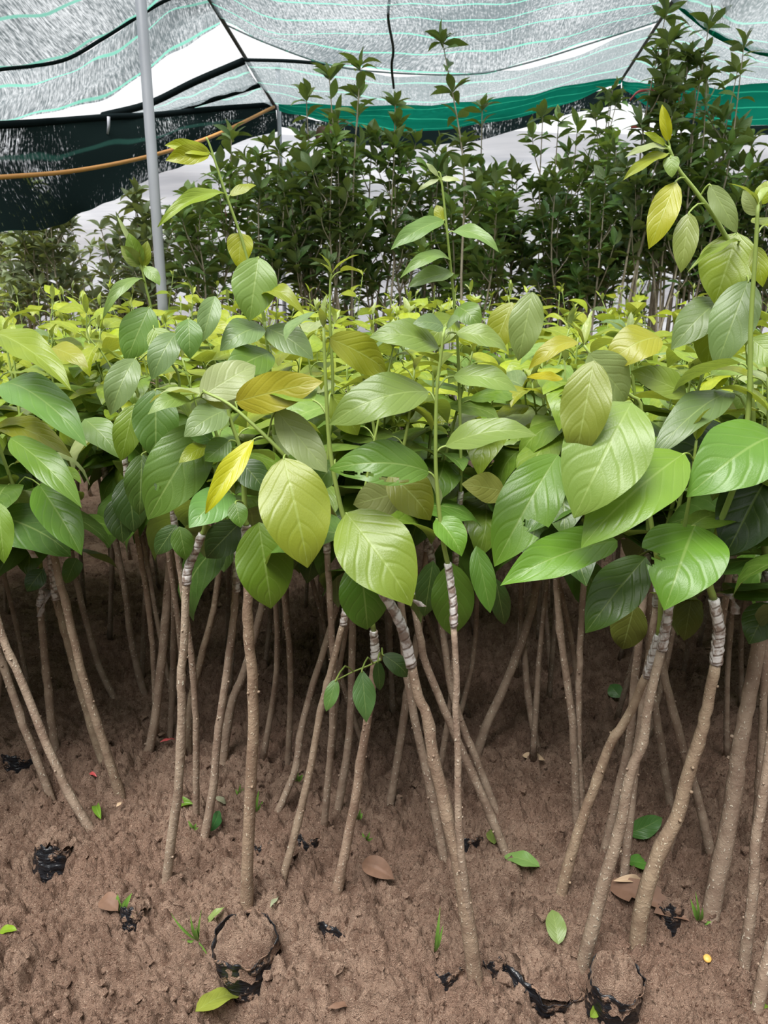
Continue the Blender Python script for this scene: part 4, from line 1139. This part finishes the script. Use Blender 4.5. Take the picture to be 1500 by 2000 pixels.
# ================================================================== DARK SHRUBS BEHIND THE BED
SG = [(0.12, 0.22, 0.045), (0.155, 0.27, 0.055), (0.085, 0.17, 0.04), (0.20, 0.33, 0.06), (0.16, 0.24, 0.08)]
def shrub(base, top, nst, nleaf, single, label, group, seed, L=0.125, young=0.0, bush=1.0, pale=0.0, bare=0.42):
    rr = random.Random(seed)
    root = empty('evergreen_shrub', base)
    tag(root, label, 'shrub', group)
    spots = []                                   # (height key, position, direction, size)
    for k in range(nst):
        mb = MB()
        tp = top + (Vector((rr.gauss(0, .09), rr.gauss(0, .09), -abs(rr.gauss(0, .18)))) if k else Vector((0, 0, 0)))
        bs = base + Vector((rr.gauss(0, .035), rr.gauss(0, .035), 0))
        m1 = bs + (tp - bs) * 0.4 + Vector((rr.gauss(0, .04), rr.gauss(0, .04), 0)); m2 = bs + (tp - bs) * 0.72 + Vector((rr.gauss(0, .03), rr.gauss(0, .03), 0))
        p = catmull([bs, m1, m2, tp], 16)
        tube(mb, p, np.linspace(0.0105, 0.0026, 16), 6)
        H = tp.z - bs.z
        paths = [(p, bare if bush > 0.5 else 0.6, 1.0)]
        for b in range(int((3 + rr.randrange(3)) * bush)):
            t = rr.uniform(bare, 0.85); q = Vector(p[int(t * 15)]); a = rr.random() * 6.28
            ln = rr.uniform(0.16, 0.36) * (1.15 - t * 0.5)
            e = q + Vector((math.cos(a) * ln * 0.55, math.sin(a) * ln * 0.55, ln))
            bp = catmull([q, q + (e - q) * 0.5 + Vector((math.cos(a), math.sin(a), 0)) * 0.02, e], 8)
            tube(mb, bp, np.linspace(0.0045, 0.002, 8), 5)
            paths.append((bp, 0.15, 1.0))
        o = mb.build('stem', M['shrub_bark'], root, root.location); o.color = (1, 1, 1, 1)
        per = nleaf / nst / len(paths)
        for (pp, t0, t1) in paths:
            n = int(per * (1.7 if pp is p else 0.85)) // 2 + 1
            for i in range(n):
                t = t0 + (t1 - t0) * (i + 1) / n
                q = Vector(pp[min(len(pp) - 1, int(t * (len(pp) - 1) + 0.5))])
                a = (i % 2) * 1.57 + rr.uniform(-.5, .5)
                for sgn in (0, math.pi):
                    el = rr.uniform(-0.35, 0.75) + (0.45 if i >= n - 1 else 0)
                    d = Vector((math.cos(a + sgn) * math.cos(el), math.sin(a + sgn) * math.cos(el), math.sin(el)))
                    spots.append((q.z + (0.1 if i >= n - 1 else 0), q, d, L * rr.uniform(0.75, 1.2)))
            for r_ in range(6 if pp is p else 4):
                a = r_ * 1.13 + rr.random(); el = rr.uniform(-0.35, 0.85)
                spots.append((Vector(pp[-1]).z + 0.12, Vector(pp[-1]) - Vector((0, 0, rr.uniform(0, .035))), Vector((math.cos(a) * math.cos(el), math.sin(a) * math.cos(el), math.sin(el))), L * rr.uniform(0.8, 1.2)))
            spots.append((Vector(pp[-1]).z + 0.15, Vector(pp[-1]), Vector((rr.gauss(0, .3), rr.gauss(0, .3), 1)), L * rr.uniform(0.7, 1.0)))
    spots.sort(key=lambda s_: -s_[0])
    for (zk, q, d, l) in spots[:single]:
        c = rr.choice(SG)
        if rr.random() < young: c = (0.16, 0.24, 0.04)
        if pale: c = blend(c, (0.25, 0.29, 0.17), pale)
        put_leaf(root, rr.choice(SHRUB_ME), q, d, Vector((0, 0, 1)) + Vector((rr.gauss(0, .4), rr.gauss(0, .4), 0)), l, c)
    rest = spots[single:]
    if rest:
        mb = MB()
        for (zk, q, d, l) in rest:
            b = rr.choice(SHRUB)
            mt = frame_mat(q, d, Vector((0, 0, 1)) + Vector((rr.gauss(0, .4), rr.gauss(0, .4), 0)), l)
            mb.add([mt @ Vector(v) for v in b.v], b.f, 0, b.uv)
        o = mb.build('foliage', M['shrub_leaf'], root, root.location)
        c = SG[rr.randrange(len(SG))]
        if pale: c = blend(c, (0.25, 0.29, 0.17), pale)
        o.color = (*c, 1); o['kind'] = 'stuff'
    return root
SHG = 'dark green shrubs behind the bed'
tall_shrubs = [  # top pixel, distance, stems, leaves, individually built, label
    (58, 360, 5.0, 2, 80, 26, 'yellowish shrub crown low against the big black net', 0.4, 0.75),
    (265, 378, 5.4, 2, 70, 22, 'shrub with pale leaves just under the black net edge, beside the thick pole', 0.35, 0.7),
    (452, 268, 5.6, 2, 80, 26, 'shrub crown poking up beside the tall forked-leaf sapling', 0.25, 0.1),
    (598, 188, 5.3, 2, 90, 34, 'shrub with two broad leaf fans and dry brown leaves beside the thin pole', 0.3, 0.1),
    (704, 128, 5.0, 2, 90, 34, 'shrub with a rounded pale tip rising over the teal strip', 0.2, 0.0),
    (772, 205, 5.2, 2, 90, 34, 'bushy shrub with bright leaves below the hanging black cord', 0.5, 0.0),
    (865, 84, 4.85, 1, 26, 20, 'thin bare shrub stem with one leaf tuft up against the net', 0.1, 0.0),
    (942, 208, 5.3, 2, 70, 26, 'shrub with spreading leaf pairs before the teal strip', 0.25, 0.0),
    (1060, 226, 5.4, 2, 80, 28, 'shrub with an upright leaf fan against the white film', 0.1, 0.0),
    (1128, 250, 5.7, 2, 80, 28, 'shrub next to the upright leaf fan, a little lower', 0.1, 0.0),
    (1196, 176, 6.0, 4, 170, 40, 'dense round-topped shrub at the foot of the second wire', 0.1, 0.0),
    (1300, 28, 4.8, 4, 190, 46, 'tallest shrub, its tip near the top of the second wire', 0.05, 0.0),
    (1385, 48, 4.85, 4, 190, 46, 'tall shrub with bundled pale stems, just beyond the tallest one', 0.05, 0.0),
    (1440, 140, 5.1, 2, 50, 24, 'shrub with a sparse leaf tip before the shorter teal strip', 0.05, 0.0),
    (1340, 110, 4.95, 4, 160, 40, 'tall shrub filling the space between the two tallest ones', 0.05, 0.0),
    (1468, 278, 5.0, 2, 80, 26, 'low shrub with glossy leaves behind the yellow spear bud sapling', 0.1, 0.0),
]
for i, (x, y, Y, nst, nl, sg, lb, yg_, pale) in enumerate(tall_shrubs):
    t = P(x, y, Y)
    bs = Vector((t.x + random.gauss(0, .06), Y + random.gauss(0, .05), 0)); bs.z = soil_at(bs.x, bs.y) - 0.02
    if i == 6: bs.x += 0.28
    shrub(bs, t, nst, nl, sg, lb, SHG, 200 + i, young=yg_, pale=pale, bush=0.35 if i == 6 else 1.0)
prof = [(-60, 380), (120, 420), (200, 430), (330, 390), (400, 340), (500, 310), (560, 290), (640, 290), (720, 270), (830, 300), (900, 290), (1000, 290), (1090, 310), (1160, 300), (1230, 300), (1300, 250), (1400, 270), (1460, 310), (1560, 330)]
def prof_y(x):
    for (a, ya), (b, yb) in zip(prof, prof[1:]):
        if a <= x <= b: return ya + (yb - ya) * (x - a) / (b - a)
    return 340
k = 0
for Yr, n in ((4.95, 18), (5.35, 18), (5.8, 18), (6.3, 17)):
    for i in range(n):
        x = -130 + 1760 * (i + 0.5 * (k % 2)) / (n - 0.5) + random.uniform(-30, 30)
        y = prof_y(x) + random.uniform(-12, 75)
        Y = Yr + random.uniform(-.15, .15)
        t = P(x, y, Y); bs = Vector((t.x + random.gauss(0, .05), Y, 0)); bs.z = soil_at(bs.x, bs.y) - 0.02
        left = x < 330
        rk = ('front hedge rank', 'second hedge rank', 'third hedge rank', 'rearmost hedge rank')[k]
        zn = 'around the thick pole' if left else 'by the thin pole' if x < 640 else 'under the hanging black cord' if x < 860 else 'under the middle of the teal strip' if x < 1080 else 'below the second wire' if x < 1260 else 'among the tallest shrubs'
        shrub(bs, t, random.choice((2, 2, 3)), 100, 12 if Yr < 6 else 6, ('greyish' if left else 'dark green') + ' shrub in the ' + rk + ', ' + zn, 'hedge shrubs, ' + rk + ', ' + zn, 400 + k * 40 + i, L=0.10 if left else 0.12, bare=0.46 if Yr < 5.5 else 0.25, young=0.06, pale=0.75 if left else 0.0)
    k += 1
# coral ribbons and a curled brown leaf caught in the shrubs
mb = MB()
def ribbon(px, Y, w, label, mat, name='tie_ribbon', cat='ribbon'):
    p = catmull([P(x, y, Y) for x, y in px], 16); V = []
    for i, c in enumerate(p):
        V += [(c[0], c[1], c[2] - w), (c[0], c[1] - 0.004, c[2]), (c[0] + 0.002, c[1] + 0.003, c[2] + w)]
    mb = MB(); mb.add(V, [(i*3+j, i*3+j+1, i*3+j+4, i*3+j+3) for i in range(15) for j in (0, 1)])
    o = mb.build(name, mat, None, Vector(p[0])); o.location = Vector(p[0]); return tag(o, label, cat)
ribbon([(1230,196),(1245,180),(1268,176),(1300,182),(1316,190)], 5.0, 0.008, 'coral ribbon tied across the tallest shrub stems', M['pink_scrap'])
ribbon([(1232,248),(1250,247),(1262,250)], 5.0, 0.008, 'short coral ribbon below the longer one', M['pink_scrap'])
ribbon([(441,395),(440,410),(442,425)], 5.2, 0.012, 'small pink tag hanging beside the forked-leaf sapling', M['pink_scrap'])
for (a, b, lb) in (((636, 246), (616, 274), 'brown curled dead leaf caught beside the thin pole'), ((640, 244), (652, 268), 'short brown dead leaf next to the curled one')):
    A_, B_ = P(*a, 5.4), P(*b, 5.35); d = B_ - A_
    o = link('dead_leaf', leaf_geo(d.length, d.length * 0.42, 0.15, 0.5, 0.03, 0.8, 4, 8, 'lance').mesh('dead_leaf', [M['dry_leaf']]))
    o.matrix_basis = frame_mat(A_, d, Vector((0, -1, 0.4)), 1.0); tag(o, lb, 'leaf')

# ================================================================== BAGS AND LITTER ON THE SOIL
def bag(px, py, r, z_up, tilt, kind, label, seed):
    """thin black film of a half-buried grow bag; the near side stands free of the soil"""
    g = G(px, py); rr = random.Random(seed)
    ctr = Vector((g.x, g.y + r * 0.95, 0))
    h = 0.0 if kind == 'heap' else soil_at(g.x, g.y + 0.9 * r)
    root = empty('grow_bag', Vector((ctr.x, ctr.y, h)))
    tag(root, label, 'bag', 'black plastic grow bags')
    root.rotation_euler = (math.radians(tilt[0]), math.radians(tilt[1]), 0)
    full = kind == 'heap'
    depth = 0.09
    span = (0, 360) if full else (178, 362)
    n, m = 56, 22
    zt = (0.026 if full else z_up * 0.5)
    V, U = [], []
    for j in range(m):
        t = j / (m - 1)
        for i in range(n):
            f = i / n if full else i / (n - 1)
            a = math.radians(span[0] + (span[1] - span[0]) * f)
            rj = r * (1 + 0.05 * math.sin(a * 5 + t * 7 + seed) * t + 0.03 * math.sin(t * 40 + math.sin(a * 3 + seed) * 2.0) + 0.04 * math.sin(a * 11 + t * 9) * t + rr.uniform(-.012, .012))
            rag = (0.004 if full else 0.007) * (math.sin(a * 3 + seed) + math.sin(a * 8 + seed * 2) + rr.uniform(-.6, .6))
            edge = 0 if full else -0.05 * abs(2 * f - 1) ** 4
            V.append((rj * math.cos(a), rj * math.sin(a), -depth + (depth + zt + rag * 0.6 + edge) * t)); U.append((f, t))
    w = n if full else n - 1
    mb = MB(); mb.add(V, [(j*n+i, j*n+(i+1) % n, (j+1)*n+(i+1) % n, (j+1)*n+i) for j in range(m-1) for i in range(w)], 0, U)
    o = mb.build('bag_wall', M['bag'], root)
    sd = o.modifiers.new('film', 'SOLIDIFY'); sd.thickness = 0.0012
    # the soil held by the film, spilling over its rim where the bag is heaped
    rings, ns = 20, 64
    V, Fc = [(0, 0, 0)], []
    ext = 1.03 if full else 0.93
    for k in range(1, rings + 1):
        for i in range(ns):
            a = i / ns * 2 * math.pi; q = k / rings * r * ext * (1 + 0.05 * math.sin(a * 4 + seed) + 0.03 * math.sin(a * 9))
            V.append((q * math.cos(a), q * math.sin(a), 0))
    V = np.array(V); rad = np.hypot(V[:, 0], V[:, 1]) / (r * ext)
    V[:, 2] = (zt - (0.004 if full else 0.014)) + (0.030 if full else 0.004) * (1 - rad ** 2) + 0.85 * (soil_h(V[:, 0] + 3.3 + seed, V[:, 1] + 1.2) - soil_at(3.3 + seed, 1.2)) * 0.8
    V[:, 2] -= (0.022 if full else 0.0) * np.clip((rad - 0.88) / 0.12, 0, 1) ** 1.5
    for i in range(ns): Fc.append((0, 1 + i, 1 + (i + 1) % ns))
    for k in range(rings - 1):
        for i in range(ns):
            a = 1 + k * ns + i; b = 1 + k * ns + (i + 1) % ns
            Fc.append((a, a + ns, b + ns, b))
    mb = MB(); mb.add(V, Fc)
    mb.build('bag_soil', M['soil'], root)
    return root
for i, B_ in enumerate(BAGS): bag(*B_, i + 1)

def flat_leaf(a, b, w, col, label, lift=0.006, up=(0, -0.15, 1), bow=0.10, fold=0.2, kind='broad', mat='leaf', name='fallen_leaf', bites=(), cat='leaf', tz=0.0):
    p, q = GS(*a), GS(*b); p.z += lift; q.z += lift + tz
    d = q - p; L = d.length; W = px2m(w, p.y, a[1]) 
    o = link(name, leaf_geo(L, W, bow, fold, 0.03, 0.3, 8, 14, kind, bites, seed=a[0]).mesh('fallen_leaf', [M[mat]]))
    o.matrix_basis = frame_mat(p, d, Vector(up), 1.0)
    o.color = (*col, 1)
    return tag(o, label, cat, 'fallen leaves on the soil')
flat_leaf((382,1982),(468,1950),46,(0.30,0.36,0.06),'yellow-green fallen leaf flat below the soil-heaped bag')
flat_leaf((1054,1698),(984,1678),34,(0.22,0.36,0.10),'pale green fallen leaf at the foot of the strongly slanting trunk')
flat_leaf((1090,1850),(1078,1782),40,(0.26,0.38,0.12),'small pale fallen leaf lying with its stalk towards the viewer')
flat_leaf((1225,1638),(1290,1622),40,(0.10,0.26,0.06),'dark green fallen leaf propped between the leaning trunks',0.012,(0,-1,0.6),tz=0.02)
flat_leaf((1222,1688),(1278,1700),34,(0.14,0.32,0.05),'glossy green fallen leaf below the propped one')
flat_leaf((965,1652),(957,1624),22,(0.22,0.30,0.07),'tiny yellowish leaf behind the strongly slanting trunk',0.004,(0,-1,0.5))
flat_leaf((708,1695),(770,1728),40,(0.27,0.14,0.09),'curled reddish brown dead leaf before the twig-bearing trunk',0.012,(0.2,-0.8,1),0.2,0.7,mat='dry_leaf')
flat_leaf((1185,1735),(1345,1808),52,(0.3,0.2,0.14),'large torn brown dead leaf around the foot of the wide-taped sapling',0.010,(0.1,-0.7,1),0.12,0.5,mat='dry_leaf',bites=[(0.7,0.5,0.5,0.12),(-0.9,0.75,0.5,0.08)])
flat_leaf((1195,1742),(1258,1748),16,(0.5,0.4,0.3),'pale curled husk lying on the large dead leaf',0.026,(0,-0.5,1),0.2,0.9,'lance','pale_husk','dry_husk',cat='husk')
flat_leaf((198,1605),(193,1578),16,(0.16,0.28,0.03),'small curled green leaf beside the outermost trunk foot',0.006,(0.3,-1,0.6),0.2,0.8)
flat_leaf((346,1580),(378,1576),22,(0.16,0.28,0.03),'rolled green leaf behind the knobbly trunk foot',0.008,(0,-0.6,1),0.2,0.9)
flat_leaf((410,1628),(428,1588),22,(0.08,0.26,0.08),'small upright green leaf by the brown trunk',0.006,(0.4,-1,0.5))
flat_leaf((442,1574),(420,1562),14,(0.42,0.44,0.30),'pale sliver of leaf beside the tall straight trunk',0.006)
flat_leaf((0,1824),(34,1822),20,(0.24,0.38,0.03),'bright leaf fragment at the picture edge')
flat_leaf((528,1778),(546,1756),10,(0.42,0.46,0.30),'thin pale leaf strip right of the heaped bag',kind='lance')
flat_leaf((404,1812),(440,1780),16,(0.30,0.38,0.12),'narrow yellow-green leaf on the heaped bag soil',0.01,kind='lance')
flat_leaf((1152,1996),(1168,1968),22,(0.26,0.40,0.05),'bright leaf scrap wedged beside the ribbed bag',0.01,(0,-1,0.3))
flat_leaf((640,1975),(688,1970),14,(0.2,0.13,0.1),'dark dry leaf strip near the bottom edge',0.006,mat='dry_leaf',kind='lance')
flat_leaf((200,1765),(232,1790),36,(0.2,0.13,0.1),'brown papery leaf beside the green seedling',0.012,(0.3,-0.6,1),0.2,0.4,mat='dry_leaf')
flat_leaf((1090,1290),(1098,1355),22,(0.5,0.34,0.24),'pale tan dead leaf hanging in the shaded bed',0.02,(0,-1,0.2),mat='dry_leaf')
flat_leaf((1465,1965),(1500,1972),20,(0.2,0.32,0.04),'small green leaf in the bottom corner')
flat_leaf((1210,1375),(1190,1350),30,(0.10,0.24,0.07),'dim round leaf standing in the shaded bed',0.02,(0,-1,0.3))
flat_leaf((1020,1480),(1065,1490),20,(0.4,0.3,0.2),'tan dead leaf on the shaded soil',0.006,mat='pale_husk')
for (a, b, w, m_, nm, lb, ct) in (((176,1516),(190,1522),8,'pink_scrap','plastic_scrap','red plastic scrap on the soil near the high-taped trunk','scrap'), ((312,1456),(344,1450),6,'pink_scrap','plastic_scrap','pink plastic strip beside the grey-brown trunk','scrap'), ((228,1582),(240,1572),8,'pale_husk','seed_husk','tan husk near the small curled leaf','husk')):
    p, q = GS(*a), GS(*b); p.z += 0.008; q.z += 0.006; d = q - p
    o = link(nm, leaf_geo(d.length, px2m(w, p.y, a[1]), 0.15, 0.5, 0.04, 0.6, 4, 8, 'lance').mesh(nm, [M[m_]])); o.matrix_basis = frame_mat(p, d, Vector((0, -0.4, 1)), 1.0); tag(o, lb, ct)
# yellow disc
p = GS(1380, 1877); mb = MB()
tube(mb, [p + Vector((0, 0, 0.004)), p + Vector((0, -0.001, 0.0065)), p + Vector((0, -0.002, 0.009))], [0.0058, 0.0068, 0.0060], 18)
o = mb.build('seed_disc', M['yellow_scrap'], None, p); o.location = p; tag(o, 'small round yellow disc on the soil before the thick trunks', 'seed')

def tuft(px, py, blades, label, name='grass_tuft', cat='grass', leafy=False):
    b = GS(px, py); root = empty(name, b); tag(root, label, cat, 'weeds on the soil')
    for k, (dx, dy, w) in enumerate(blades):
        t = P(px + dx, py + dy, b.y - 0.01 * (k % 3)); d = t - b
        L = d.length
        bm_ = leaf_geo(L, px2m(w, b.y, py), 0.10, 0.4, 0.0, 0.4, 2, 8, 'broad' if leafy else 'lance', seed=k)
        o = link('blade', bm_.mesh('blade', [M['grass']]), root)
        o.matrix_basis = frame_mat(Vector((0, 0, 0)), d, Vector((0, -1, 0.3)), 1.0)
tuft(388, 1838, [(-55,-56,6),(-16,-52,7),(-4,-30,8),(-34,-4,6),(20,32,8),(6,-62,5)], 'grass tuft draped on the edge of the heaped bag')
tuft(848, 1860, [(12,-90,7),(18,-55,7),(6,-30,6),(-14,18,5)], 'tall grass blades beside the fused double trunk')
tuft(1362, 1800, [(-14,-45,8),(28,0,10),(10,-28,8),(12,14,6),(-4,-60,5)], 'grass tuft at the foot of the thickest reddish trunk')
tuft(236, 1780, [(-6,-34,12),(22,-36,12),(8,-20,8)], 'two-leaved green seedling beside the brown papery leaf', 'seedling', 'seedling', True)
tuft(264, 1796, [(4,-16,12),(-6,-8,8)], 'tiny seedling on the scrap of black bag', 'seedling', 'seedling', True)
tuft(500, 1590, [(-4,-34,8),(14,-26,7),(6,-48,6),(18,-10,6),(-12,-14,6)], 'leafy weed just past the tall straight trunk', 'weed', 'weed', True)
tuft(468, 1555, [(-8,-14,5),(8,-16,5),(2,-24,5)], 'small weed before the curved trunk', 'weed', 'weed', True)
tuft(378, 1618, [(-10,-16,6),(6,-10,6),(10,-2,5)], 'small weed sprig by the brown trunk', 'weed', 'weed', True)
tuft(700, 1600, [(8,-12,8),(-6,-10,6),(4,-20,6)], 'green sprig behind the twig-bearing trunk', 'weed', 'weed', True)
tuft(580, 1525, [(-10,-14,8),(12,-12,9),(2,-22,7)], 'green sprig behind the curved trunk', 'weed', 'weed', True)
tuft(715, 1640, [(-8,-14,5),(8,-16,5),(14,-4,5),(-12,-4,5)], 'fine weed right of the twig-bearing trunk', 'weed', 'weed', True)
